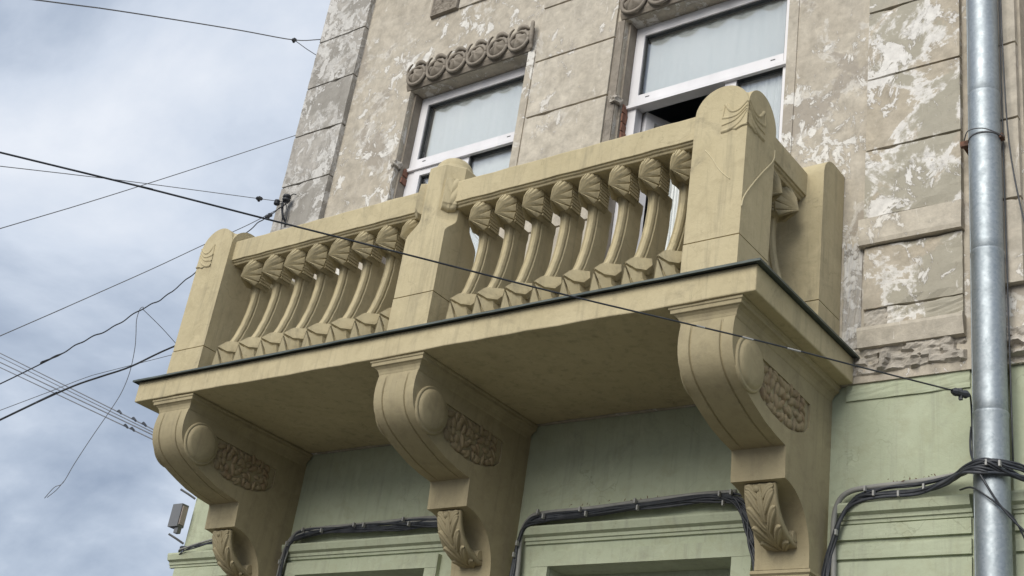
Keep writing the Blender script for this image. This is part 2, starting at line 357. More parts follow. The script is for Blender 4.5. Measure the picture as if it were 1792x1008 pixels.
for a, b in zip(COURSE, COURSE[1:]):
    sd_ += 1
    part('block', rough_block(1.785, 2.388, Y0 - 0.018, Y0 + 0.004, a + 0.007, b - 0.007, sd_), 'block', wall)
    if a > 1.0:
        part('block', rough_block(-0.375, 0.10, Y0 - 0.045, Y0 + 0.004, a + 0.006, b - 0.006, sd_ + 40, 0.0016), 'block_grey', wall)
        part('block', rough_block(4.045, 4.518, Y0 - 0.038, Y0 + 0.004, a + 0.006, b - 0.006, sd_ + 80, 0.0014), 'block_flaking', wall)
    part('block', rough_block(4.682, 4.785, Y0 - 0.038, Y0 + 0.124, a + 0.006, b - 0.006, sd_ + 120, 0.002, n=4), 'block', wall)
    part('block', rough_block(5.1, 9.3, Y0 + 0.10, Y0 + 0.124, a + 0.006, b - 0.006, sd_ + 160, 0.002, n=4), 'block', wall)
for a, b in ((0.02, 0.234), (0.24, 0.669), (0.675, 1.104)):
    part('block', rough_block(-0.375, 0.10, Y0 - 0.045, Y0 + 0.004, a + 0.006, b - 0.006, sd_ + 33), 'block_grey', wall)
# foot of the pilaster beside the downpipe: band, panel, ledge, broken cornice
part('block', rough_block(4.045, 4.518, Y0 - 0.038, Y0 + 0.004, 0.725, 1.104, 301, 0.003, chips=3), 'block_flaking', wall)
bm = bmesh.new(); prism_x(bm, [(Y0 + .004, .572), (Y0 - .048, .572), (Y0 - .052, .595), (Y0 - .042, .72), (Y0 + .004, .72)], 4.02, 4.520)
part('band', bm, 'block', wall, bevel=0.004)
part('panel', rough_block(4.045, 4.515, Y0 - 0.022, Y0 + 0.004, 0.24, 0.565, 302, 0.003, chips=4), 'block_flaking', wall)
part('panel', rough_block(4.045, 4.16, Y0 - 0.006, Y0 + 0.004, 0.135, 0.236, 303, 0.004, chips=4), 'rubble', wall)
part('panel', rough_block(4.164, 4.515, Y0 - 0.022, Y0 + 0.004, 0.135, 0.233, 304, 0.004, chips=6), 'block_flaking', wall)
bm = bmesh.new(); prism_x(bm, [(Y0 + .004, .03), (Y0 - .035, .035), (Y0 - .052, .115), (Y0 - .05, .131), (Y0 + .004, .133)], 4.03, 4.522)
part('ledge', bm, 'block', wall, bevel=0.004)
def rubble(x0, x1, seed, z0=-0.10, z1=0.045):
    rnd = random.Random(seed); bm = bmesh.new(); nx, nz = int((x1 - x0) / 0.011), 14; g = []
    from mathutils import noise
    for i in range(nx + 1):
        row = []
        for k in range(nz + 1):
            x = x0 + (x1 - x0) * i / nx; zt = z1 + 0.012 * noise.noise((x * 9, 3, seed)); zb = z0 + 0.022 * noise.noise((x * 7, 8, seed)) + 0.03 * (x - x0)
            z = zb + (zt - zb) * k / nz
            f = noise.fractal((x * 14, z * 20, seed * 1.7), 0.9, 2.1, 5); c = noise.cell((x * 17 + noise.noise((x * 20, z * 20, 1)) * .8, z * 26, seed))
            d = 0.014 + 0.015 * f + 0.019 * c
            if k in (0, nz) or i in (0, nx): d = -0.004
            row.append(bm.verts.new((x, Y0 - d, z)))
        g.append(row)
    for i in range(nx):
        for k in range(nz): bm.faces.new((g[i][k], g[i + 1][k], g[i + 1][k + 1], g[i][k + 1]))
    return bm
part('broken_cornice', rubble(3.96, 4.526, 2), 'rubble', wall)
part('broken_cornice', rubble(4.67, 4.80, 5), 'rubble', wall)
part('render_patch', rough_block(3.935, 4.03, Y0 - 0.008, Y0 + 0.004, 0.05, 0.62, 401, 0.006, n=10, chips=8), 'block_grey', wall)
# apron relief under the next floor's window sill
def relief_plate(x0, x1, z0, z1, seed):
    from mathutils import noise
    bm = bmesh.new(); nx, nz = int((x1 - x0) / .008), int((z1 - z0) / .008); g = []
    for i in range(nx + 1):
        row = []
        for k in range(nz + 1):
            x, z = x0 + (x1 - x0) * i / nx, z0 + (z1 - z0) * k / nz
            e_ = min(i, nx - i, k, nz - k)
            d = -0.004 if e_ == 0 else (0.030 if e_ <= 2 else 0.018 + 0.014 * abs(noise.noise((x * 34, z * 34, seed))) + 0.006 * noise.noise((x * 80, z * 80, seed)))
            row.append(bm.verts.new((x, Y0 - d, z)))
        g.append(row)
    for i in range(nx):
        for k in range(nz): bm.faces.new((g[i][k], g[i + 1][k], g[i + 1][k + 1], g[i][k + 1]))
    return bm
for x in (0.74, 2.49): part('apron_relief', relief_plate(x, x + 0.255, 3.14, 3.5, x), 'ornament', wall)
for x in (1.0, 2.75): part('apron_panel', rough_block(x, x + .66, Y0 - 0.014, Y0 + .004, 3.145, 3.5, int(x * 9)), 'block', wall)

# ---- lower storey
LY = 1.0
SHOP = [(0.605, 1.595, -3.4, -0.888), (2.41, 3.44, -3.4, -0.915), (5.2, 6.6, -3.4, -0.9)]
bm = bmesh.new(); wall_grid(bm, [-0.50, 4.535], [GZ, -0.128], LY, 0.34, SHOP[:2]); lower = part('lower_wall', bm, 'green')
for q in ((4.535, 4.70, LY + 0.07, LY + 0.30, GZ, -0.128), (-0.50, -0.2, LY + 0.34, 7.0, GZ, -0.128), (9.2, 9.5, LY + .34, 7.0, GZ, -.128)): part('lower_side_wall', B(q), 'green')
bm = bmesh.new(); wall_grid(bm, [4.70, 9.5], [GZ, -0.128], LY, 0.34, SHOP[2:]); part('lower_side_wall', bm, 'green')
def course(name, prof, x0, x1): bm = bmesh.new(); prism_x(bm, prof, x0, x1); part(name, bm, 'green', lower, bevel=0.0025)
for x0, x1 in ((-0.575, 0.30), (0.46, 1.98), (2.24, 3.66), (3.93, 4.535), (4.70, 9.5)):
    course('string_course', [(LY + .004, -.792), (LY - .012, -.790), (LY - .014, -.776), (LY - .022, -.774), (LY - .024, -.758), (LY - .044, -.748), (LY - .052, -.716), (LY - .050, -.706), (LY - .004, -.690), (LY + .004, -.690)], x0, x1)
# rusticated boards at both ends of the frontage
for x0, x1 in ((3.935, 4.53), (4.705, 5.1), (-0.52, 0.30)):
    for a, b in ((-0.862, -0.797), (-0.948, -0.884), (-1.36, -0.962), (-1.8, -1.375), (-2.25, -1.815), (-2.7, -2.265)):
        part('rustic_board', rough_block(x0, x1, LY - 0.016, LY + .004, a, b, int(x0 * 50 + a * 99), 0.0005, n=5, chips=0), 'green', lower)
part('rough_fillet', rough_block(3.96, 4.53, LY - 0.010, LY + .004, -0.205, -0.085, 77, 0.002, n=9, chips=1), 'green', lower)
# architraves round the shop windows
for (x0, x1, z0, z1), w in zip(SHOP, (0.085, 0.10, 0.1)):
    part('architrave', B((x0 - w, x0, LY - .028, LY + .004, z0, z1), (x1, x1 + w, LY - .028, LY + .004, z0, z1), (x0 - w, x1 + w, LY - .030, LY + .004, z1 + .0006, z1 + 0.075)), 'green', lower, bevel=0.004)
    f = part('shop_window', B((x0, x0 + .06, LY + .14, LY + .20, z0, z1), (x1 - .06, x1, LY + .14, LY + .20, z0, z1), (x0 + .06, x1 - .06, LY + .142, LY + .198, z1 - .06, z1), (x0 + .06, x1 - .06, LY + .142, LY + .198, z0, z0 + .08), ((x0 + x1) / 2 - .03, (x0 + x1) / 2 + .03, LY + .144, LY + .196, z0 + .08, z1 - .06)), 'green')
    part('pane', B((x0 + .06, x1 - .06, LY + .165, LY + .172, z0 + .08, z1 - .06)), 'glass', f)
part('shop_interior', B((-.19, 9.19, 3.6, 3.7, GZ, -.13), (-.19, 9.19, LY + .342, 3.6, GZ - .01, GZ)), 'room')

# ---- upper windows
FY = 1.085      # face of the plastic frames
def window(idx, x0, x1, z0, z1, xm, opened):
    xl, xr = x0 + 0.018, x1 - 0.012; zt, zb = z1 - 0.004, z0 + 0.01; T0, T1 = 1.925, 2.005
    fr_ = part('window', B((xl, xl + .062, FY, FY + .07, zb, zt), (xr - .062, xr, FY, FY + .07, zb, zt), (xl + .062, xr - .062, FY + .001, FY + .069, zt - .066, zt), (xl + .062, xr - .062, FY - .004, FY + .069, T0, T1), (xl + .062, xr - .062, FY + .001, FY + .069, zb, zb + .07), (xm - .036, xm + .036, FY + .002, FY + .068, zb + .07, T0)), 'pvc', bevel=0.004)
    part('drip_rail', B((xl - .012, xr - .002, FY - .022, FY + .002, T0 - .012, T0 + .010)), 'pvc', fr_, bevel=0.004)
    for wx in (xl + .12, xr - .14): part('weep_slot', B((wx, wx + .028, FY - .0055, FY - .003, T1 - .030, T1 - .024)), 'gasket', fr_)
    cells = [(xl + .062, xr - .062, T1, zt - .066, False), (xl + .062, xm - .036, zb + .07, T0, True), (xm + .036, xr - .062, zb + .07, T0, False)]
    for i, (a, b, c, d, sash) in enumerate(cells):
        g = 0.0
        if sash:
            w = .058
            if opened: continue
            part('casement', B((a + .004, a + w, FY - .006, FY + .05, c + .004, d - .004), (b - w, b - .004, FY - .006, FY + .05, c + .004, d - .004), (a + w, b - w, FY - .005, FY + .049, c + .004, c + w), (a + w, b - w, FY - .005, FY + .049, d - w, d - .004)), 'pvc', fr_, bevel=0.004)
            g = w
        part('gasket', B((a + g, a + g + .008, FY + .012, FY + .05, c + g, d - g), (b - g - .008, b - g, FY + .012, FY + .05, c + g, d - g), (a + g + .008, b - g - .008, FY + .013, FY + .049, c + g, c + g + .008), (a + g + .008, b - g - .008, FY + .013, FY + .049, d - g - .008, d - g)), 'gasket', fr_)
        part('pane', B((a + g + .008, b - g - .008, FY + .024, FY + .030, c + g + .008, d - g - .008)), 'glass', fr_)
    if opened:   # casement swung into the room
        a, b, c, d, s_ = cells[1]; L = b - a; w = .058
        bm = B((0, w, -.028, .028, c + .004, d - .004), (L - w, L, -.028, .028, c + .004, d - .004), (w, L - w, -.027, .027, c + .004, c + w), (w, L - w, -.027, .027, d - w, d - .004))
        o = finish('open_casement', bm, 'pvc', fr_, bevel=0.004); o.location = (a + .01, FY + .08, 0); o.rotation_euler = (0, 0, math.radians(64))
        bm = B((w, L - w, -.003, .003, c + w, d - w)); o2 = finish('pane', bm, 'glass', fr_); o2.location = o.location; o2.rotation_euler = o.rotation_euler
    # stepped reveal moulding and worn edge
    part('jamb_moulding', B((x0 - .001, x0 + .016, Y0 + .035, FY, z0, z1)), 'ornament', fr_, bevel=.003)
    bm = bmesh.new(); prism_y(bm, [(x0 - .055, z0), (x0 - .002, z0), (x0 - .002, z1), (x0 - .055, z1)], Y0 - .010, Y0 + .002)
    part('jamb_band', bm, 'ornament' if idx else 'wall', fr_, bevel=.003)
    bm = bmesh.new(); prism_y(bm, [(x1 + .002, z0), (x1 + .06, z0), (x1 + .06, z1), (x1 + .002, z1)], Y0 - .008, Y0 + .002)
    part('jamb_band', bm, 'wall', fr_, bevel=.003)
    # bare brick and crumbled mortar where the frame was let in
    rnd = random.Random(idx)
    for k in range(5 if idx else 2):
        zc = 1.90 - k * .062; bm = B((x0 + .002, x0 + .026, FY - .058 + rnd.uniform(0, .014), FY - .004, zc - .028, zc + .024)); 
        for v in bm.verts: v.co += Vector((rnd.uniform(-.004, .004), rnd.uniform(-.006, .006), rnd.uniform(-.006, .006)))
        part('brick', bm, 'brick', fr_, bevel=.003)
    bm = bmesh.new(); box(bm, x0 - .022, x0 + .02, Y0 - .03, Y0 + .04, 1.91, 1.955)
    bmesh.ops.subdivide_edges(bm, edges=bm.edges, cuts=2, use_grid_fill=True)
    for v in bm.verts: v.co += Vector((rnd.uniform(-.008, .008), rnd.uniform(-.008, .008), rnd.uniform(-.008, .008)))
    part('mortar_lump', bm, 'rubble', fr_)
    return fr_
W1 = window(0, *WIN[0], 1.215, False); W2 = window(1, *WIN[1], 3.16, True)
tag(W1, 'window behind the octagonal balcony post, closed'); tag(W2, 'window behind the rounded corner pier, lower casement open')

def rosette_lintel(x0, x1):
    z0, z1 = 2.545, 2.735
    bm = bmesh.new(); prism_x(bm, [(Y0 + .004, z0 - .012), (Y0 - .012, z0 - .010), (Y0 - .028, z0 + .02), (Y0 - .032, z1 - .05), (Y0 - .016, z1 - .012), (Y0 + .004, z1 - .012)], x0, x1)
    L = part('lintel', bm, 'ornament', bevel=.004); n = 6; p = (x1 - x0) / n
    for k in range(n):
        cx, cz = x0 + p * (k + .5), z0 + .078
        bm = bmesh.new(); rr = p * .44                              # ring
        tube(bm, [(cx + rr * math.cos(a), Y0 - .040, cz + rr * .92 * math.sin(a)) for a in [2 * PI * q / 24 for q in range(25)]], .0125, 6)
        tube(bm, spline([(cx - rr * .95, Y0 - .036, cz - .02), (cx - rr * 1.1, Y0 - .046, cz + .05), (cx - rr * .85, Y0 - .05, cz + .088), (cx - rr * .55, Y0 - .055, cz + .098)], 5), [.011 - .00035 * q for q in range(16)], 6)
        part('scroll_ring', bm, 'ornament', L, smooth=True)
        bm = bmesh.new(); lathe(bm, [(.001, -.064), (.016, -.062), (.034, -.055), (rr * .80, -.038), (rr * .88, -.015)], 16, 'Y', (cx, Y0, cz))
        for v in bm.verts:
            a = math.atan2(v.co.z - cz, v.co.x - cx); d = math.hypot(v.co.z - cz, v.co.x - cx)
            v.co.y += .011 * math.cos(5 * a + k * 1.3) * min(1, d / .03)
        part('rosette', bm, 'ornament', L, smooth=True)
        bm = bmesh.new(); tube(bm, spline([(cx - rr * .5, Y0 - .03, cz + rr * .75), (cx + rr * .25, Y0 - .046, cz + rr * 1.28), (cx + rr * 1.0, Y0 - .03, cz + rr * 1.0)], 5), [.008, .012, .016, .019, .021, .021, .019, .016, .012, .009, .006], 6)
        part('arch_leaf', bm, 'ornament', L, smooth=True)
    bm = bmesh.new(); tube(bm, spline([(x1 + .012, Y0 - .02, z0 - .01), (x1 + .016, Y0 - .045, z0 + .08), (x1 + .016, Y0 - .05, z1 - .01), (x1 + .004, Y0 - .04, z1 + .01)], 5), [.010 + .004 * math.sin(q / 15 * PI) for q in range(16)], 6)
    part('end_leaf', bm, 'ornament', L, smooth=True)
    return L
rosette_lintel(0.665, 1.725); rosette_lintel(2.42, 3.58)
keep(BLD)

# ---- curtains (things of their own)
def curtain(name, x0, x1, z0, z1, y, label, seed, amp=.0022, top=.0045):
    rnd = random.Random(seed); bm = bmesh.new(); nx, nz = 90, 10; g = []
    ph = [rnd.uniform(0, 6) for _ in range(6)]
    for i in range(nx + 1):
        u = i / nx; x = x0 + (x1 - x0) * u; row = []
        for k in range(nz + 1):
            w = k / nz; zt = z1 + top * (math.sin(u * 38 + ph[0]) * .6 + math.sin(u * 61 + ph[1]) * .5 + math.sin(u * 9 + ph[5]) * .7)
            yy = y + amp * (math.sin(u * 55 + ph[2]) + .6 * math.sin(u * 93 + ph[3] + w) + .5 * math.sin(u * 23 + ph[4]))
            row.append(bm.verts.new((x, yy, z0 + (zt - z0) * w)))
        g.append(row)
    for i in range(nx):
        for k in range(nz): bm.faces.new((g[i][k], g[i + 1][k], g[i + 1][k + 1], g[i][k + 1]))
    o = finish(name, bm, 'curtain', smooth=True, label=label, cat='curtain')
    sm = o.modifiers.new('thickness', 'SOLIDIFY'); sm.thickness = .0015
    return o
curtain('curtain', .80, 1.70, 1.98, 2.475, FY + .055, 'white net curtain with wavy top in upper pane of the window behind the octagonal post', 3)
curtain('curtain', .78, 1.70, .15, 1.955, FY + .052, 'white net curtain in the lower panes of the window behind the octagonal post', 4, top=0)
curtain('curtain', 2.545, 3.54, 1.98, 2.47, FY + .055, 'white net curtain with wavy top above the open casement', 5)
curtain('curtain', 3.19, 3.54, .15, 1.955, FY + .052, 'white net curtain in the closed lower pane beside the open casement', 6, top=0)
curtain('curtain', 2.62, 2.76, .15, 1.80, FY + .30, 'gathered white curtain inside the open casement', 8, amp=.03, top=.004)

# ================================================================== THE BALCONY
BAL = thing('balcony', 'ochre painted stucco balcony with carved balusters on three scroll brackets', 'balcony', (2.0, 1.0, -0.126))
def bpart(name, bm, mat='ochre', parent=None, **k): return finish(name, bm, mat, parent or BAL, **k)
ZS = -0.126
bm = B((0.0, 4.0, 0.0, Y0 - .001, ZS, 0.0))
bmesh.ops.subdivide_edges(bm, edges=[q for q in bm.edges if abs(q.verts[0].co.x - q.verts[1].co.x) > 1], cuts=40, use_grid_fill=True)
rnd = random.Random(5)
for v in bm.verts:
    if v.co.z < -.1: v.co.z += rnd.uniform(-.0022, .0022) + .003 * math.sin(v.co.x * 3)
    if v.co.y < .01: v.co.y += rnd.uniform(-.0012, .0012)
slab = bpart('slab', bm, mod=.006)
# sheet-metal drip flashing
bm = bmesh.new(); pr = [(-.029, -.005), (-.027, -.006), (-.026, .0015), (.03, .004), (.03, .007), (-.029, .005)]
rf = random.Random(9); loft(bm, [[(-.0288 + 4.0576 * i / 36, y + (w_ := rf.uniform(-.0012, .0012)) * (y < 0), z + (rf.uniform(-.0016, .0016) if y < 0 and z < 0 else 0)) for y, z in pr] for i in range(37)])
bpart('flashing', bm, 'flashing')
bm = bmesh.new(); pr = [(4.0292, -.005), (4.027, -.006), (4.026, .0015), (3.97, .004), (3.97, .0068), (4.0292, .0048)]
loft(bm, [[(x, y, z) for x, z in pr] for y in (-.0290, Y0 - .002)]); bpart('flashing', bm, 'flashing')
bm = bmesh.new(); pr = [(-.0292, -.005), (-.027, -.006), (-.026, .0015), (.03, .004), (.03, .0068), (-.0292, .0048)]
loft(bm, [[(x, y, z) for x, z in pr] for y in (-.0290, Y0 - .002)]); bpart('flashing', bm, 'flashing')
bpart('deck', B((.03, 3.97, .03, Y0 - .002, .0005, .006)), 'flashing')

# ---- piers with barrel-rounded tops
def pier(x0, x1, y0, y1, zspring, both=True, jz=.2094, quarter=False):
    bm = bmesh.new(); n = 28; r = (x1 - x0) / 2; zb = jz + .003
    cosx = [.5 - .5 * math.cos(PI * i / n) for i in range(n + 1)]
    xs = [x0 + (x1 - x0) * u for u in cosx]; ys = [y0 + (y1 - y0) * u for u in cosx]
    def arch(t, a, b):
        h_ = (b - a) / 2; d = (t - (a + b) / 2) / h_; return zspring + r * math.sqrt(max(0, 1 - d * d))
    def zt(x, y):
        if quarter:
            q = .11; d = max(0, y0 + q - y) / q; return zspring + .137 - q + q * math.sqrt(max(0, 1 - d * d))
        return max(arch(x, x0, x1), arch(y, y0, y1))
    T = [[bm.verts.new((x, y, zt(x, y))) for y in ys] for x in xs]
    for i in range(n):
        for k in range(n): bm.faces.new((T[i][k], T[i + 1][k], T[i + 1][k + 1], T[i][k + 1]))
    per = [(i, 0) for i in range(n)] + [(n, k) for k in range(n)] + [(n - i, n) for i in range(n)] + [(0, n - k) for k in range(n)]
    Bt = [bm.verts.new((T[i][k].co.x, T[i][k].co.y, zb)) for i, k in per]
    for q in range(len(per)):
        w = (q + 1) % len(per); a, b = T[per[q][0]][per[q][1]], T[per[w][0]][per[w][1]]
        bm.faces.new((Bt[q], Bt[w], b, a))
    bm.faces.new(Bt)
    p = bpart('pier', bm, mod=.006)
    bpart('pier_base', B((x0 - .001, x1 + .001, y0 - .001, y1 + .001, .006, jz - .003)), 'ochre', p, bevel=.004)
    bpart('joint_core', B((x0 + .009, x1 - .009, y0 + .009, y1 - .009, jz - .02, jz + .02)), 'ochre', p)
    return p
PF = .07; PB = .345
pL = pier(.135, .408, PF, PB, .888); pR = pier(3.592, 3.865, PF, PB, .888)
pRB = pier(3.65, 3.923, .745, Y0 - .002, .878, quarter=True); pLB = pier(.08, .35, .745, Y0 - .002, .878, quarter=True)

# fluttering ribbon relief at the outer corners
def ribbon(pr_, fu):
    """fu(u, z, h): u from the corner inwards, z height, h proud of the face"""
    bm = bmesh.new()
    def ridge(pts, r0, r1):
        P = spline([(u, z, 0) for u, z in pts], 6); n = len(P); rings = []
        for i, p in enumerate(P):
            d = (P[min(i + 1, n - 1)] - P[max(i - 1, 0)]).normalized(); nn = Vector((-d.y, d.x, 0)); r = r0 + (r1 - r0) * i / (n - 1)
            rings.append([fu(*(p + nn * a * r).xy, h) for a, h in ((-1, -.002), (-.6, .006), (0, .0095), (.7, .005), (1, -.002))])
        loft(bm, rings, False, False, False)
    ridge([(.004, .905), (.045, .868), (.085, .868), (.118, .915)], .007, .010)
    ridge([(.005, .880), (.050, .842), (.090, .836), (.128, .842)], .006, .011)
    ridge([(.006, .850), (.038, .800), (.085, .772), (.130, .768)], .006, .012)
    ridge([(.006, .862), (.060, .815), (.128, .800)], .005, .006)
    ridge([(.000, .778), (.028, .776), (.058, .764)], .008, .007)
    ridge([(.118, .915), (.121, .880), (.126, .845)], .004, .004)
    pl = [(.003, .905), (.045, .872), (.085, .872), (.118, .915), (.128, .845), (.130, .768), (.085, .772), (.058, .764), (.0, .776)]
    V = [bm.verts.new(fu(u, z, .004)) for u, z in pl]; bm.faces.new(V)
    bpart('ribbon_relief', bm, 'ochre', pr_, smooth=True)
ribbon(pR, lambda u, z, h: (3.865 - u, PF - h, z)); ribbon(pR, lambda u, z, h: (3.865 + h, PF + u * 1.25, z + u * .15))
ribbon(pL, lambda u, z, h: (.135 + u, PF - h, z)); ribbon(pL, lambda u, z, h: (.135 - h, PF + u * 1.25, z + u * .15))
# repaired cracks standing out as thin painted seams
bm = bmesh.new(); tube(bm, spline([(3.865, .372 - .03, .80), (3.866, .33, .735), (3.866, .24, .62), (3.866, .15, .50), (3.866, .085, .40), (3.866, .072, .345)], 6), .0040, 5)
bpart('crack_seam', bm, 'seam', pR, smooth=True)
bm = bmesh.new(); tube(bm, spline([(3.66, PF, .69), (3.70, PF - .0005, .635), (3.745, PF - .0005, .56), (3.80, PF, .50)], 5), .0026, 5)
bpart('crack_seam', bm, 'seam', pR, smooth=True)

# ---- middle post: square foot broached to an octagon, domed cap
X0, X1, Yf, Yb = 1.874, 2.140, .07, .336; CX, CY = (X0 + X1) / 2, (Yf + Yb) / 2
def octo(z, c, s=0.0):
    a, b, d, f = X0 + s, X1 - s, Yf + s, Yb - s
    return [(a + c, d, z), (b - c, d, z), (b, d + c, z), (b, f - c, z), (b - c, f, z), (a + c, f, z), (a, f - c, z), (a, d + c, z)]
bm = bmesh.new(); rings = [octo(.2535, .0006), octo(.60, .0006)]
for k in range(1, 9):
    u = k / 8; rings.append(octo(.60 + .11 * u, .0006 + .0774 * (u * u * (3 - 2 * u)) ** 1.0))
rings += [octo(1.028, .078), octo(1.040, .076, .010)]
loft(bm, rings); post = bpart('post', bm, mod=.004)
bpart('post_base', B((X0 - .001, X1 + .001, Yf - .001, Yb + .001, .006, .2475)), 'ochre', post, bevel=.004)
bpart('joint_core', B((X0 + .009, X1 - .009, Yf + .009, Yb - .009, .23, .27)), 'ochre', post)
bm = bmesh.new(); lathe(bm, [(.114, 1.035), (.115, 1.046), (.110, 1.052)] + [(.106 * math.cos(a), 1.050 + .092 * math.sin(a)) for a in [PI / 2 * q / 8 for q in range(8)]] + [(.001, 1.142)], 32, 'Z', (CX, CY, 0))
bpart('dome_cap', bm, 'ochre', post, smooth=True)
def post_leaf(sx):
    bm = bmesh.new(); nu, nv = 16, 26; g = []
    o_ = Vector((CX + sx * (X1 - CX - .039), Yf + .039, 0)); un = Vector((sx * .7071, .7071, 0)); nn = Vector((sx * .7071, -.7071, 0))
    for i in range(nu + 1):
        row = []
        for k in range(nv + 1):
            u = (i / nu * 2 - 1); w = k / nv; z = .752 + .190 * w
            pr_ = .030 + .006 * math.sin(PI * w) + .005 * abs(math.sin(4.5 * (w * 1.6 - abs(u) * .7))) * (1 - .5 * u * u)
            if k < 4: pr_ *= (k / 4) ** .5 * .9 + .1
            if k == nv: pr_ *= .3
            if i in (0, nu): pr_ = -.01
            row.append(bm.verts.new(o_ + un * u * .043 + nn * pr_ + Vector((0, 0, z - .012 * (1 - abs(u)) * (k < 3)))))
        g.append(row)
    for i in range(nu):
        for k in range(nv): bm.faces.new((g[i][k], g[i + 1][k], g[i + 1][k + 1], g[i][k + 1]))
    bm.faces.new([g[i][0] for i in range(nu + 1)]); bm.faces.new([g[i][nv] for i in range(nu + 1)])
    bpart('leaf_boss', bm, 'ochre', post)
post_leaf(1); post_leaf(-1)

# ---- handrails
RZ0, RZ1 = .792, .925
def rail_prof(y): return [(y, RZ0), (y, RZ1 - .006), (y + .006, RZ1), (y + .205, RZ1), (y + .21, RZ1 - .006), (y + .21, RZ0), (y + .195, RZ0 - .002), (y + .19, RZ0 - .022), (y + .028, RZ0 - .022), (y + .022, RZ0 - .012), (y + .012, RZ0 - .008), (y + .010, RZ0)]
RY = PF + .032
for a, b in ((.404, 1.878), (2.136, 3.596)):
    bm = bmesh.new(); pf = rail_prof(RY); N = 24
    loft(bm, [[(a + (b - a) * i / N, y + .0012 * math.sin(i * 2.1 + z * 40), z + .0012 * math.sin(i * 1.3)) for y, z in pf] for i in range(N + 1)]); bpart('handrail', bm, mod=.004)
bm = bmesh.new(); loft(bm, [[(3.835 - (y - RY), q, z) for y, z in rail_prof(RY)] for q in (PB - .004, .749)]); bpart('handrail', bm, mod=.004)
bm = bmesh.new(); loft(bm, [[(.165 + (y - RY), q, z) for y, z in rail_prof(RY)] for q in (PB - .004, .749)]); bpart('handrail', bm, mod=.004)

# ---- balusters: curved console with shell head and faceted foot (local x centred, y depth from the slab edge)
def lerp(t, tab):
    for (a, u), (b, v) in zip(tab, tab[1:]):
        if t <= b: s_ = (t - a) / (b - a); s_ = s_ * s_ * (3 - 2 * s_) * .35 + s_ * .65; return u + (v - u) * s_
    return tab[-1][1]
YF = [(.12, .098), (.18, .112), (.23, .130), (.30, .156), (.38, .178), (.46, .192), (.54, .200), (.60, .198), (.66, .180)]
YBk = [(.12, .262), (.20, .276), (.29, .304), (.40, .330), (.50, .342), (.66, .342)]
bm = bmesh.new(); rings = []
for i in range(25):
    z = .12 + .54 * i / 24; f, b = lerp(z, YF), lerp(z, YBk); w = .021 + .004 * (z > .6) + .003 * max(0, (.2 - z) / .08)
    rings.append([(x, y, z) for x, y in ((-w, f + .014), (-w * .82, f + .004), (-w * .45, f - .002), (-w * .30, f + .003), (0, f + .005), (w * .30, f + .003), (w * .45, f - .002), (w * .82, f + .004), (w, f + .014), (w * 1.04, f + .020), (w * .84, f + .024), (w * .84, f + .030), (w * 1.16, f + .035), (w * 1.16, b), (-w * 1.16, b), (-w * 1.16, f + .035), (-w * .84, f + .030), (-w * .84, f + .024), (-w * 1.04, f + .020))])
loft(bm, rings); proto = bpart('baluster', bm, 'ochre')
for p in proto.data.polygons: p.use_smooth = True
try: proto.data.set_sharp_from_angle(angle=math.radians(24))
except Exception: pass
def out_pt(tab, t):
    f = t * (len(tab) - 1); i = min(int(f), len(tab) - 2); return Vector(tab[i]).lerp(Vector(tab[i + 1]), f - i)
def slab_plate(bm, pts, d):
    """thick carved plate: front polygon and the same pushed back by d"""
    A = [bm.verts.new(p) for p in pts]; Bq = [bm.verts.new(Vector(p) + Vector(d)) for p in pts]; n = len(pts)
    bm.faces.new(A); bm.faces.new(list(reversed(Bq)))
    for i in range(n): bm.faces.new((A[i], Bq[i], Bq[(i + 1) % n], A[(i + 1) % n]))
head = [(0, .140, .799), (.012, .142, .798), (.026, .147, .796), (.042, .154, .797), (.055, .165, .792), (.059, .173, .772), (.058, .176, .745), (.059, .179, .720), (.059, .181, .695), (.058, .181, .670), (.055, .178, .645), (.048, .172, .625), (.038, .164, .614), (.027, .155, .618), (.018, .146, .632)]
head = [(x * .88, y, z) for x, y, z in head]
NS = Vector((0, .076, .640)); bm = bmesh.new(); NR = 7
for sx in (-1, 1):
    for r in range(NR):
        t0, t1 = (r + .0) / NR, (r + 1) / NR; gp = .0115
        pts = [NS + Vector((sx * .002, .004, 0))]
        for q in range(4):
            t_ = t0 + gp + (t1 - t0 - 2 * gp) * q / 3; p = out_pt(head, t_); p.x *= sx
            if q in (1, 2): p.y -= .003
            pts.append(p)
        mid = NS.lerp((pts[2] + pts[3]) / 2, .5) + Vector((0, -.012, 0))
        Vt = [bm.verts.new(p) for p in pts]; vm = bm.verts.new(mid)
        Vb = [bm.verts.new(Vector(p) + Vector((-p[0] * .12, .016, 0))) for p in pts]; n = len(pts)
        for q in range(n):
            w = (q + 1) % n; bm.faces.new((Vt[q], Vt[w], vm)); bm.faces.new((Vt[q], Vb[q], Vb[w], Vt[w]))
        bm.faces.new(list(reversed(Vb)))
core = [Vector((p[0] * .93, p[1] + .013, .70 + (p[2] - .70) * .95)) for p in head]; ring = [Vector((-p.x, p.y, p.z)) for p in reversed(core[1:])] + core
F = [bm.verts.new(p) for p in ring]; K = [bm.verts.new((p.x, .274, p.z)) for p in ring]; nn_ = bm.verts.new(NS + Vector((0, .02, .004)))
for q in range(len(F)):
    w = (q + 1) % len(F); bm.faces.new((F[q], F[w], nn_)); bm.faces.new((F[q], K[q], K[w], F[w]))
bm.faces.new(list(reversed(K)))
for sx in (-1, 1):                      # reeded cheeks
    for r in range(8):
        z = .640 + r * .0175; box(bm, sx * .043 if sx > 0 else -.0515, sx * .0515 if sx > 0 else -.043, .188, .270, z, z + .0125)
cap_ = bpart('shell_capital', bm, 'ochre', proto)
NF = Vector((0, .050, .166)); bm = bmesh.new()
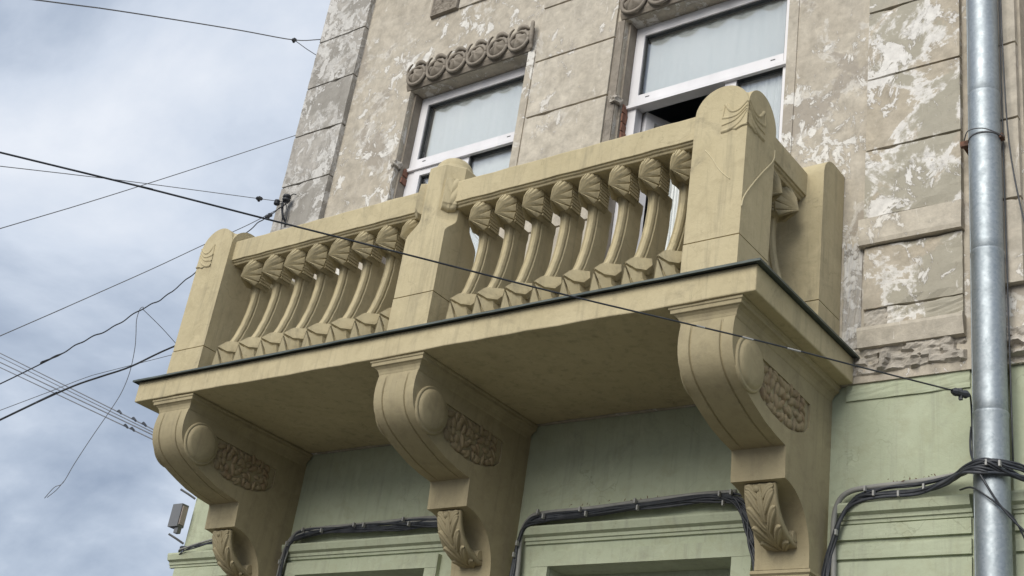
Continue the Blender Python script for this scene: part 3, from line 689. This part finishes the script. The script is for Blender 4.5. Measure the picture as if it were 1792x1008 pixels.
for s_ in (-1, 1):
    slab_plate(bm, [NF + Vector((s_ * .003, 0, .004)), (s_ * .006, .105, .226), (s_ * .046, .196, .256), (s_ * .058, .186, .214), (s_ * .052, .150, .172), (s_ * .030, .098, .158)], (-s_ * .006, .03, -.012))
    slab_plate(bm, [NF + Vector((s_ * .004, .003, -.008)), (s_ * .036, .108, .138), (s_ * .055, .140, .112), (s_ * .058, .146, .080), (s_ * .030, .088, .082)], (-s_ * .008, .03, .0))
    slab_plate(bm, [NF + Vector((s_ * .003, .000, -.020)), (s_ * .024, .076, .070), (s_ * .046, .104, .048), (s_ * .050, .110, .010), (s_ * .008, .044, .008), (s_ * .002, .040, .030)], (-s_ * .004, .03, .0))
rings = []
for z, w, y in ((.006, .044, .105), (.06, .046, .115), (.12, .044, .120), (.17, .036, .115), (.22, .030, .140), (.245, .028, .165)): rings.append([(-w, y + .02, z), (-w * .35, y - .03, z), (w * .35, y - .03, z), (w, y + .02, z), (w, .238, z), (-w, .238, z)])
loft(bm, rings)
bpart('faceted_foot', bm, 'ochre', proto)
bpart('abacus', B((-.050, .050, .150, .270, .764, .7705), (-.046, .046, .155, .266, .7702, .7708)), 'ochre', proto)
spots = [(.566 + .1793 * i, 0, 0) for i in range(7)] + [(1.815, 0, 0)] + [(2.288 + .1697 * i, 0, 0) for i in range(8)]
spots += [(3.935, .462, PI / 2), (3.935, .632, PI / 2), (.065, .462, -PI / 2), (.065, .632, -PI / 2)]
rb = random.Random(3)
for i, (x, y, a) in enumerate(spots):
    if i == 0: proto.location = (x, y, 0)
    else: dup(proto, BAL, (x + rb.uniform(-.002, .002), y + rb.uniform(-.002, .002), 0), a + rb.uniform(-.022, .022))

# ---- scroll brackets
BW = .1285
nose = [(.048, -.19), (.042, -.212), (.037, -.242), (.034, -.275), (.035, -.31), (.041, -.345), (.054, -.380), (.076, -.413), (.108, -.443), (.152, -.469), (.21, -.495), (.28, -.521), (.36, -.547), (.46, -.567), (.553, -.578)]
cove = [(.565, -.720)] + [(.565 + .262 * math.sin(a), -.985 + .265 * math.cos(a)) for a in [PI / 2 * q / 12 for q in range(1, 12)]] + [(.828, -.985), (.828, -1.03)]
prof = [(1.0, -.19)] + nose + [(.557, -.590)] + cove + [(1.0, -1.03)]
bm = bmesh.new(); rings = []; i0, i1 = 3, 14
for x, g in ((-BW, 0), (-.0775, 0), (-.074, 1), (-.069, 1), (-.0655, 0), (.0655, 0), (.069, 1), (.074, 1), (.0775, 0), (BW, 0)):
    ring = []
    for i, (y, z) in enumerate(prof):
        if g and i0 <= i <= i1:
            a, b = Vector(prof[i - 1]), Vector(prof[i + 1]); d = (b - a).normalized(); y, z = y - d.y * .008 * 1, z + d.x * .008
        ring.append((x, y, z))
    rings.append(ring)
loft(bm, rings)
panel = [(y + .06, z + .022) for y, z in [(.215, -.302), (.45, -.309), (.712, -.322), (.715, -.38), (.712, -.435), (.67, -.472), (.60, -.500), (.52, -.516), (.44, -.518), (.35, -.508), (.27, -.488), (.20, -.458)]]
for sx in (-1, 1):
    cb = bmesh.new(); loft(cb, [[(sx * (BW - .011), y, z) for y, z in panel], [(sx * (BW + .02), y, z) for y, z in panel]]); bm = boolean_cut(bm, cb)
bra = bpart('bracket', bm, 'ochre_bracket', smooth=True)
bra.data.set_sharp_from_angle(angle=math.radians(28))
def rect(o, z): return [(-BW - o * 1.4, .048 - o, z), (BW + o * 1.25, .048 - o, z), (BW + o * 1.25, Y0 + .01, z), (-BW - o * 1.4, Y0 + .01, z)]
bm = bmesh.new(); loft(bm, [rect(.001, -.205), rect(.004, -.197), rect(.006, -.186), rect(.012, -.172), rect(.022, -.162), rect(.030, -.158), rect(.031, -.142), rect(.036, -.139), rect(.037, ZS - .0015)])
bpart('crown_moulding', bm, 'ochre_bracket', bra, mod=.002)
for sx in (-1, 1):
    bm = bmesh.new(); pr = [(.120, -.004), (.121, .005), (.117, .011), (.110, .012), (.107, .010), (.104, .014), (.098, .021), (.085, .026), (.05, .029), (.001, .030)]
    lathe(bm, [(r, sx * (BW + h * (1 if sx > 0 else .25))) for r, h in pr], 40, 'X', (0, .186, -.362))
    bpart('disc_boss', bm, 'ochre_bracket', bra, smooth=True)
    # fruit and leaf carving in the sunk panel
    rnd = random.Random(11); bm = bmesh.new()
    def leaf(cy, cz, L, Wd, ang, h):
        g = []
        for i in range(9):
            u = i / 8; row = []
            for k in range(7):
                v = k / 6 * 2 - 1; wd = Wd * math.sin(PI * min(1, u * .92 + .06)) ** .7
                a_, b_ = (u - .5) * L, v * wd * (1 + .12 * math.sin(u * 20))
                hh = -.0125 + 1.5 * h * (1 - v ** 4) * math.sin(PI * min(1, u * .95 + .04)) + .003 * abs(math.sin(v * 6 + u * 5)); hh = min(hh, .003 - .004 * v * v)
                row.append(bm.verts.new((sx * (BW + hh), cy + a_ * math.cos(ang) - b_ * math.sin(ang), cz + a_ * math.sin(ang) + b_ * math.cos(ang))))
            g.append(row)
        for i in range(8):
            for k in range(6): bm.faces.new((g[i][k], g[i + 1][k], g[i + 1][k + 1], g[i][k + 1]))
    low = [(.26, -.436), (.33, -.466), (.41, -.486), (.50, -.496), (.58, -.494), (.66, -.478), (.73, -.45), (.775, -.413)]
    for q in range(44):
        cy = .325 + .405 * ((q % 11) + rnd.uniform(.1, .9)) / 11; zb_ = lerp(cy, low); cz = -.292 + (zb_ + .292 + .012) * ((q // 11) + rnd.uniform(.2, .8)) / 4
        leaf(cy, cz, rnd.uniform(.05, .085), rnd.uniform(.012, .024), rnd.choice((-1.2, -.8, .5, -1.6, .1)) + rnd.uniform(-.35, .35), rnd.uniform(.008, .012))
    bpart('carved_fruit', bm, 'relief', bra, smooth=True)
# acanthus scroll in the cove
def leaf_pt(u, v, h):
    th = PI + u * PI / 2 * 1.02; ry, rz = .248 + h, .215 + h
    return (v * .0725, .838 + ry * math.cos(th), -.728 + rz * math.sin(th))
bm = bmesh.new(); nu, nv = 32, 12; g, gi = [], []
for i in range(nu + 1):
    u = i / nu; row = []
    for k in range(nv + 1):
        v = k / nv * 2 - 1; h = .0015 + .004 * math.exp(-(v / .10) ** 2) * (1 - abs(v))
        row.append(bm.verts.new(leaf_pt(u, v, h)))
    g.append(row); gi.append([bm.verts.new(leaf_pt(u, v, -.026)) for v in (-1, 1)])
for i in range(nu):
    for k in range(nv): bm.faces.new((g[i][k], g[i + 1][k], g[i + 1][k + 1], g[i][k + 1]))
    bm.faces.new((gi[i][0], gi[i][1], gi[i + 1][1], gi[i + 1][0]))
    bm.faces.new((g[i][0], gi[i][0], gi[i + 1][0], g[i + 1][0])); bm.faces.new((g[i][nv], g[i + 1][nv], gi[i + 1][1], gi[i][1]))
def leaflet(u0, u1, v0, v1, wd, hh_, bend):
    G = []
    for i in range(11):
        t_ = i / 10; uc = u0 + (u1 - u0) * t_ + bend * math.sin(PI * t_); vc = v0 + (v1 - v0) * t_ ** .85; w_ = wd * (math.sin(PI * (.14 + .84 * t_)) ** .6); row = []
        for k in range(9):
            q = k / 8 * 2 - 1; hg = hh_ * (1 - q * q) ** .5 * (.35 + .65 * math.sin(PI * min(1, .2 + .75 * t_))) - hh_ * .45 * math.exp(-(q / .16) ** 2) + hh_ * .45 * t_ * t_
            if abs(q) > .99: hg = -.003
            row.append(bm.verts.new(leaf_pt(max(-.02, uc + q * w_ * (.55 if abs(v1 - v0) > .3 else .05)), max(-1.02, min(1.02, vc + q * w_ * (.9 if abs(v1 - v0) < .3 else .35) * (1 if v1 > v0 else -1))), .001 + hg)))
        G.append(row)
    for i in range(10):
        for k in range(8): bm.faces.new((G[i][k], G[i + 1][k], G[i + 1][k + 1], G[i][k + 1]))
for sd in (-1, 1):
    for u0, ln, wd in ((.98, .20, .13), (.80, .26, .15), (.58, .28, .16), (.36, .26, .15), (.19, .15, .11)):
        leaflet(u0, u0 - ln, sd * .06, sd * .93, wd, .0125, -.05)
leaflet(.46, .02, 0, .02, .26, .013, 0)
leaflet(.95, .50, 0, .02, .20, .010, 0)
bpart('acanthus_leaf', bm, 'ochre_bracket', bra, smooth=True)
for p in bra.children[-1].data.polygons: p.use_smooth = True
bm = bmesh.new(); lathe(bm, [(.024, -.075), (.026, -.070), (.026, .070), (.024, .075)], 16, 'X', (0, .798, -.898)); bpart('scroll_eye', bm, 'ochre_bracket', bra, bevel=.003)
bm = bmesh.new(); lathe(bm, [(.018, -.03), (.018, -.010), (.014, -.022), (.001, -.028)][1:], 14, 'Y', (-.01, .598, -.752)); bpart('leaf_bud', bm, 'ochre_bracket', bra, smooth=True)
# neck moulding and fluted shaft below
def rect2(o, z): return [(-BW - o, .828 - o, z), (BW + o, .828 - o, z), (BW + o, Y0 + .03, z), (-BW - o, Y0 + .03, z)]
bm = bmesh.new(); loft(bm, [rect2(-.004, -1.0305), rect2(.012, -1.036), rect2(.014, -1.05), rect2(.004, -1.058), rect2(.004, -1.068), rect2(-.01, -1.07)]); bpart('neck_moulding', bm, 'ochre_bracket', bra)
bm = B((-BW + .004, BW - .004, .862, Y0 + .03, GZ, -1.069))
for k in range(5):
    xc = -.1 + k * .05; prism = [(xc - .019, .864), (xc - .011, .836), (xc + .011, .836), (xc + .019, .864)]
    loft(bm, [[(x, y, z) for x, y in prism] for z in (GZ, -1.15)] + [[(xc + (x - xc) * .8, y, -1.078) for x, y in prism]])
bpart('fluted_shaft', bm, 'ochre_bracket', bra)
for i, x in enumerate((.338, 2.040, 3.763)):
    if i == 0: bra.location = (x, 0, 0)
    else: dup(bra, BAL, (x, 0, 0))
keep(BAL)

# ================================================================== DOWNPIPE
PX, PY = 4.648, .895
DP = thing('downpipe', 'galvanised steel rainwater downpipe beside the flaking pilaster', 'downpipe', (PX, PY, GZ))
def pipe_seg(z0, z1):
    bm = bmesh.new(); R0 = .0695; lathe(bm, [(R0 - .004, z0 - .03), (R0 - .003, z0), (R0 - .0005, z0 + .004), (R0, z0 + .05), (R0 + .0005, z1 - .03), (R0 + .003, z1 - .012), (R0 + .0035, z1 - .004), (R0 + .0015, z1)], 40, 'Z', (PX, PY, 0))
    from mathutils import noise
    bmesh.ops.subdivide_edges(bm, edges=[q for q in bm.edges if abs(q.verts[0].co.z - q.verts[1].co.z) > .2], cuts=10)
    for v in bm.verts:
        d = Vector((v.co.x - PX, v.co.y - PY, 0)); k = noise.noise((v.co.x * 14, v.co.y * 14, v.co.z * 3.0)); v.co += d * (.022 * k)
    finish('pipe_section', bm, 'galv', DP, smooth=True)
zs_ = [GZ + .2, -2.75, -1.55, -.385, .385, 1.237, 2.1, 3.0, 4.0, 5.0, 6.19]
for a, b in zip(zs_, zs_[1:]): pipe_seg(a, b)
for z in (.985, -1.9, 3.4):
    bm = bmesh.new(); lathe(bm, [(.0715, z - .0025), (.0742, z - .0025), (.0742, z + .0025), (.0715, z + .0025)], 36, 'Z', (PX, PY, 0))
    finish('clamp_ring', bm, 'wire', DP)
    bm = B((PX - .112, PX - .066, PY - .012, PY + .008, z - .014, z + .014), (PX - .105, PX - .090, PY + .008, Y0 + .03, z - .01, z + .01))
    finish('clamp_bolt', B((PX + .06, PX + .085, PY - .015, PY + .02, z - .012, z + .010)), 'rust', DP, bevel=.002)
    finish('clamp_lug', bm, 'rust', DP, bevel=.002)
    bm = bmesh.new(); tube(bm, spline([(PX - .09, PY - .02, z + .01), (PX - .05, PY - .078, z + .018), (PX + .02, PY - .092, z + .004), (PX + .07, PY - .05, z - .008), (PX + .088, PY, z - .004)], 5), .003, 5)
    finish('tie_wire', bm, 'wire', DP, smooth=True)
bm = bmesh.new(); tube(bm, [(PX - .0705, PY - .012, z) for z in (-4.0, 0, 6.1)], .0028, 5); finish('seam', bm, 'galv', DP)
keep(DP)

# ================================================================== OVERHEAD WIRES
def extend(p, far):
    a, b = Vector(p[0]), Vector(p[1]); return [a + (a - b).normalized() * far] + [Vector(q) for q in p]
def wire(name, label, pts, r, mat='wire', far=5.0, sub=5, wav=0.0, cat='wire', group='wires strung to the building'):
    P = spline(extend(pts, far) if far else pts, sub)
    if wav:
        Q = []
        for i in range(len(P) - 1):
            for k in range(4):
                q = P[i].lerp(P[i + 1], k / 4); n = i * 4 + k; Q.append(q + Vector((math.sin(n * .8) * wav * .4, 0, math.sin(n * .55) * wav + math.sin(n * .21) * wav)))
        P = Q + [P[-1]]
    bm = bmesh.new(); tube(bm, P, r, 6)
    return finish(name, bm, mat, smooth=True, label=label, cat=cat, group=group)
def clamp(o, p, d, L=.05, r=.014, name='clamp'):
    p, d = Vector(p), Vector(d).normalized(); bm = bmesh.new()
    tube(bm, [p - d * L, p - d * L * .6, p - d * L * .1, p + d * L * .1, p + d * L * .6, p + d * L], [r * .5, r, r * .75, r * .75, r, r * .45], 8)
    box(bm, p.x - .007, p.x + .007, p.y - .007, p.y + .007, p.z - r * 1.6, p.z + r * 1.1)
    return finish(name, bm, 'cable', o)
w3 = wire('overhead_cable', 'thick black overhead cable crossing in front of the whole balcony to the downpipe', [(2.441, -2.426, -.519), (2.695, -2.047, -.494), (2.944, -1.669, -.474), (3.256, -1.199, -.448), (3.582, -.706, -.421), (4.045, -.017, -.372), (4.291, .355, -.353), (4.556, .756, -.330)], .0038, 'cable')
clamp(w3, (4.565, .772, -.332), (.55, .8, .05), .042, .019)
bm = bmesh.new(); tube(bm, spline([(4.575, .80, -.335), (4.572, .86, -.30), (4.555, .93, -.33), (4.550, .95, -.45), (4.557, .94, -.60)], 5), .004, 6); finish('tail', bm, 'cable', w3, smooth=True)
bm = bmesh.new()
for q in range(3):
    c = Vector((3.90, -.235, -.387)).lerp(Vector((4.13, .11, -.366)), q / 2); d = Vector((.555, .832, .04)).normalized() * (.018 + .006 * q); tube(bm, [c - d, c + d], .0044, 6)
finish('bare_strand', bm, 'clip', w3)
w1 = wire('overhead_wire', 'upper wire sloping to the top of the grey corner pilaster, with a small clamp', [(.509, -1.622, 1.455), (.351, -1.178, 1.785), (.155, -.629, 2.181), (-.081, .028, 2.65), (-.305, .65, 3.087), (-.40, .96, 3.345)], .0042)
clamp(w1, (-.305, .65, 3.087), (-.35, .8, .7), .03, .014)
bm = bmesh.new(); tube(bm, [(-.305, .65, 3.087), (-.35, .82, 3.135), (-.395, .955, 3.188)], .003, 5); finish('stay', bm, 'wire', w1)
wire('overhead_wire', 'thin straight wire rising to the middle of the grey corner pilaster', [(.152, -1.203, .357), (.041, -.778, .76), (-.086, -.301, 1.221), (-.245, .297, 1.806), (-.40, .96, 2.46)], .0028)
w4 = wire('overhead_wire', 'thin wire descending from the left to the insulator on the corner pilaster', [(.207, -1.349, .649), (.119, -.935, .869), (.018, -.466, 1.116), (-.098, .072, 1.394), (-.225, .663, 1.698), (-.283, .92, 1.832)], .0026)
clamp(w4, (-.222, .655, 1.695), (-.2, .85, .45), .035, .014)
wire('overhead_wire', 'thin straight wire passing behind the top of the left pier to the insulator', [(.058, -.952, -.146), (.013, -.685, .123), (-.037, -.392, .421), (-.093, -.069, .751), (-.157, .288, 1.125), (-.215, .619, 1.465), (-.262, .91, 1.79)], .0030)
w6 = wire('twisted_wire', 'wavy twisted wire passing behind the left pier up to the insulator', [(.018, -.843, -.365), (-.002, -.646, -.165), (-.021, -.468, .026), (-.041, -.279, .226), (-.067, -.08, .457), (-.09, .096, .665), (-.129, .278, .933), (-.164, .474, 1.195), (-.201, .64, 1.442), (-.229, .792, 1.652), (-.248, .92, 1.812)], .0040, 'cable', wav=.0045)
clamp(w6, (-.222, .77, 1.62), (-.2, .75, .8), .04, .016)
wire('overhead_cable', 'thick sagging black cable disappearing behind the foot of the left pier', [(-.015, -.756, -.539), (-.06, -.57, -.362), (-.113, -.336, -.149), (-.15, -.154, -.004), (-.19, .039, .149), (-.259, .336, .425), (-.355, .925, .93)], .0058, 'cable')
wire('overhead_wire', 'very thin wire running just above the thick sagging cable', [(-.187, -.679, -.432), (-.289, -.39, -.195), (-.389, -.112, .036), (-.46, .10, .19), (-.40, .95, .80)], .0020)
for k, (pts, r, lb) in enumerate((([(-7.129, 2.902, 2.567), (-4.868, 2.571, 1.674), (-3.064, 2.307, .961), (-1.982, 2.149, .537)], .0055, 'topmost of the parallel wires descending to the left bracket'),
        ([(-7.137, 2.922, 2.527), (-4.875, 2.587, 1.644), (-3.07, 2.32, .939), (-1.986, 2.159, .516)], .0045, 'second from the top of the parallel wires descending to the left bracket'),
        ([(-7.146, 2.947, 2.475), (-4.884, 2.606, 1.61), (-3.078, 2.333, .919), (-1.99, 2.169, .496)], .0060, 'third from the top of the parallel wires descending to the left bracket'),
        ([(-7.156, 2.973, 2.424), (-4.892, 2.627, 1.568), (-3.085, 2.351, .884), (-1.996, 2.185, .464)], .0055, 'lowest of the parallel wires descending to the left bracket'))):
    o = wire('service_wire', lb, pts + [(-.51, 1.95, -.06 - .02 * k)], r, group='parallel service wires')
    if k in (0, 3):
        a, b = Vector(pts[1]), Vector(pts[2]); bm = bmesh.new()
        for s_ in (.62, .80, .92) if k == 0 else (.7, .78): 
            c = a.lerp(b, s_); d = (b - a).normalized() * .06; tube(bm, [c - d, c - d * .5 + Vector((0, 0, .012)), c + d * .5, c + d], [.006, .014, .011, .005], 6)
        finish('splice', bm, 'cable', o)
lw = wire('loose_wire', 'loose thin wire hanging from the twisted wire and trailing down to the left', [(-.067, -.08, .460), (-.19, .0, .532), (-.208, -.007, .517), (-.232, .008, .454), (-.244, .041, .373), (-.259, .072, .293), (-.295, .109, .168), (-.34, .129, .06), (-.394, .135, -.036), (-.523, .133, -.24), (-.621, .135, -.4), (-.687, .14, -.514), (-.73, .119, -.547), (-.782, .11, -.615)], .0022, far=0)
bm = bmesh.new(); tube(bm, spline([(-.682, .14, -.505), (-.715, .13, -.56), (-.765, .115, -.61)], 4), .0022, 5); finish('frayed_end', bm, 'wire', lw)
wire('tie_wire', 'short thin tie wire slanting from the twisted wire down behind the left pier', [(-.067, -.08, .457), (-.15, .14, .45), (-.225, .36, .425)], .0020, far=0)
# wall insulator that gathers the wires
IN = thing('wall_insulator', 'dark iron hook and insulators bolted to the grey corner pilaster', 'insulator', (-.245, .935, 1.70))
bm = bmesh.new(); tube(bm, spline([(-.235, .945, 1.66), (-.240, .90, 1.70), (-.25, .88, 1.79), (-.255, .90, 1.83)], 5), .008, 6); finish('hook', bm, 'cable', IN)
bm = bmesh.new(); lathe(bm, [(.010, .0), (.026, .006), (.030, .018), (.018, .024), (.020, .030), (.031, .036), (.026, .052), (.008, .056)], 14, 'Z', (-.225, .885, 1.80)); finish('insulator_bell', bm, 'cable', IN, smooth=True)
bm = bmesh.new(); lathe(bm, [(.008, .0), (.020, .006), (.022, .018), (.012, .022), (.021, .028), (.018, .040), (.006, .044)], 14, 'Z', (-.262, .84, 1.755)); finish('insulator_bell', bm, 'cable', IN, smooth=True)
for p in ([(-.245, .92, 1.81), (-.20, .90, 1.86), (-.175, .92, 1.87)], [(-.24, .90, 1.80), (-.215, .915, 1.72), (-.225, .93, 1.62)], [(-.25, .89, 1.79), (-.275, .93, 1.70), (-.26, .935, 1.60)], [(-.26, .84, 1.76), (-.21, .87, 1.78), (-.24, .92, 1.83)]):
    bm = bmesh.new(); tube(bm, spline(p, 5), .004, 5); finish('pigtail', bm, 'cable', IN, smooth=True)
keep(IN)

# ================================================================== CABLES FIXED TO THE GREEN WALL
def bundle(name, label, path, n, seed, spread=.026, rr=(.004, .0072), clips=(), conduit=None, sag=.012, loc=(0, 0, 0)):
    rnd = random.Random(seed); T = thing(name, label, 'cables', path[0], 'cable bundles on the green wall')
    for i in range(n):
        r = rnd.uniform(*rr); a = rnd.uniform(0, 2 * PI); d = rnd.uniform(.2, 1) * spread; ph = rnd.uniform(0, 6); pts = []
        P = spline(path, 8)
        for k, p in enumerate(P):
            tw = a + math.sin(k * .16 + ph) * .9; q = p + Vector((math.sin(k * .3 + ph) * .004, -abs(math.sin(tw)) * d * .45 - r, math.cos(tw) * d + sag * .5 * math.sin(k * .23 + ph)))
            q.x += math.cos(tw) * d * .6; q.y = min(q.y, LY - .004 - r); pts.append(q)
        bm = bmesh.new(); tube(bm, pts, r, 6); finish('cable', bm, rnd.choice(['cable'] * 8 + ['cable_blue', 'cable_blue', 'conduit']), T, smooth=True)
    if conduit:
        bm = bmesh.new(); tube(bm, spline(conduit, 8), .0125, 10); finish('conduit', bm, 'conduit', T, smooth=True)
    for c in clips:
        c = Vector(c); bm = B((c.x - .004, c.x + .004, c.y - .008, c.y + .010, c.z - .012, c.z + .012)); finish('cable_clip', bm, 'clip', T, bevel=.002)
    keep(T); return T
yb = .958
bundle('cable_bundle', 'black cable bundle and grey conduit looping over the moulding by the downpipe', [(3.90, yb, -1.30), (3.915, yb, -1.02), (3.945, yb, -.87), (3.985, yb, -.765), (4.05, yb - .005, -.692), (4.16, yb - .005, -.672), (4.32, yb - .008, -.670), (4.46, yb - .045, -.655), (4.56, .84, -.648), (4.65, .805, -.648), (4.74, .85, -.660), (4.86, .93, -.672), (5.2, yb, -.69)], 12, 21,
       clips=[(4.09, .93, -.655), (4.13, .928, -.680), (4.35, .93, -.668), (4.66, .79, -.640), (4.71, .80, -.645), (3.965, .925, -.845), (4.24, .93, -.69)], conduit=[(3.945, yb, -1.30), (3.945, yb, -1.0), (3.937, yb, -.80), (3.955, yb, -.70), (4.01, yb, -.652), (4.12, yb, -.640), (4.32, yb, -.632), (4.50, yb - .02, -.622), (4.56, .88, -.62)])
bundle('cable_bundle', 'black cable bundle and grey conduit over the shop window between middle and right brackets', [(2.30 - .09, yb, -1.3), (2.215, yb, -.98), (2.222, yb, -.80), (2.255, yb, -.705), (2.33, yb, -.672), (2.53, yb, -.664), (2.87, yb, -.652), (3.19, yb, -.640), (3.40, yb, -.640), (3.475, yb, -.665), (3.515, yb, -.73), (3.545, yb, -.85), (3.585, yb, -1.02), (3.60, yb, -1.3)], 13, 22,
       clips=[(2.34, .925, -.64), (2.38, .922, -.668), (2.60, .925, -.645), (2.64, .922, -.672), (2.92, .925, -.625), (2.94, .922, -.662), (3.38, .925, -.625), (3.44, .925, -.622), (2.235, .925, -.80), (2.225, .925, -.86), (3.40, .93, -.67)], conduit=[(2.245, yb, -1.3), (2.240, yb, -.95), (2.228, yb, -.75), (2.27, yb, -.66), (2.36, yb, -.638), (2.62, yb, -.634), (2.93, yb, -.620), (3.25, yb, -.608), (3.45, yb, -.61)])
bundle('cable_bundle', 'black cable bundle and grey conduit over the shop window between left and middle brackets', [(.500, yb, -1.3), (.500, yb, -.92), (.508, yb, -.77), (.545, yb, -.690), (.60, yb, -.655), (.80, yb, -.648), (1.17, yb, -.650), (1.45, yb, -.645), (1.69, yb, -.645), (2.0, yb, -.65)], 12, 23,
       clips=[(.64, .925, -.632), (.80, .922, -.648), (1.05, .925, -.628), (1.13, .922, -.635), (1.42, .925, -.62), (1.47, .922, -.650), (.53, .925, -.71), (.505, .925, -.82)], conduit=[(.482, yb, -1.3), (.482, yb, -.92), (.490, yb, -.75), (.53, yb, -.662), (.60, yb, -.628), (.80, yb, -.620), (1.17, yb, -.618), (1.45, yb, -.612), (1.69, yb, -.615), (2.0, yb, -.62)])
bundle('cable_bundle', 'loose grey and black cables at the left corner of the green wall', [(.34, yb, -.650), (.10, yb - .01, -.655), (-.15, yb - .01, -.662), (-.36, yb - .01, -.668), (-.455, yb, -.678), (-.49, .99, -.70)], 4, 24, spread=.030, sag=.03)
# dry leaves and dirt caught on top of the cables
rnd = random.Random(31); bm = bmesh.new()
for k in range(60):
    x = rnd.choice([rnd.uniform(2.5, 3.1), rnd.uniform(.65, 1.55), rnd.uniform(4.15, 4.5)]) ; z = (-.615 if x < 2 else -.612 if x < 4 else -.622) + rnd.uniform(-.006, .014); y = .957 + rnd.uniform(-.012, .012)
    a = rnd.uniform(0, PI); L = rnd.uniform(.003, .010); d = Vector((math.cos(a), rnd.uniform(-.3, .3), math.sin(a))) * L; e_ = Vector((-d.z, .3 * L, d.x)) * .35; p = Vector((x, y, z))
    V = [bm.verts.new(p - d), bm.verts.new(p + e_), bm.verts.new(p + d), bm.verts.new(p - e_)]; bm.faces.new(V)
finish('dry_leaves', bm, 'rust', kind='stuff', label='dry leaf litter caught on the wall cables', cat='leaf litter')
# slack wires round the downpipe
wire('slack_cable', 'thin black cable hanging down the wall right of the downpipe', [(4.735, .905, 2.6), (4.735, .905, 1.79), (4.738, .905, 1.44), (4.755, .90, .945), (4.81, .89, .523), (4.90, .89, .1)], .0042, 'cable', far=0, group='slack cables by the downpipe')
wire('slack_cable', 'thin black cable dropping straight down tight behind the right edge of the downpipe', [(4.722, .925, 2.6), (4.720, .925, 1.4), (4.722, .925, .2), (4.724, .925, -.6)], .0038, 'cable', far=0, group='slack cables by the downpipe')
wire('slack_cable', 'thin black cable crossing the front of the downpipe diagonally below the bundle', [(4.553, .93, -.42), (4.572, .86, -.53), (4.60, .812, -.62), (4.66, .80, -.74), (4.712, .835, -.83), (4.80, .87, -.93), (5.0, .9, -1.1)], .0048, 'cable', far=0, group='slack cables by the downpipe')
wire('slack_cable', 'thin black cable looping from the bundle round the downpipe to the right wall', [(4.50, .94, -.69), (4.57, .87, -.71), (4.64, .808, -.765), (4.70, .83, -.815), (4.74, .88, -.86), (4.80, .93, -1.02)], .0042, 'cable', far=0, group='slack cables by the downpipe')

# ================================================================== FLOODLIGHT AT THE LEFT CORNER
FL = thing('wall_floodlight', 'small grey floodlight on brackets at the left corner of the green wall', 'floodlight', (-.52, .93, -.55))
bm = B((-.590, -.497, .90, .955, -.545, -.395)); finish('casing', bm, 'casing', FL, bevel=.008)
bm = B((-.497, -.490, .908, .948, -.53, -.41)); finish('glass_face', bm, 'lens', FL, bevel=.002)
bm = B((-.535, -.500, .915, .945, -.585, -.540)); finish('mount', bm, 'casing', FL, bevel=.003)
for z in (-.30, -.60):
    bm = bmesh.new(); tube(bm, [(-.50, .99, z - .035), (-.535, .95, z - .012), (-.575, .915, z + .010)], .008, 6); finish('bracket_arm', bm, 'casing', FL)
keep(FL)
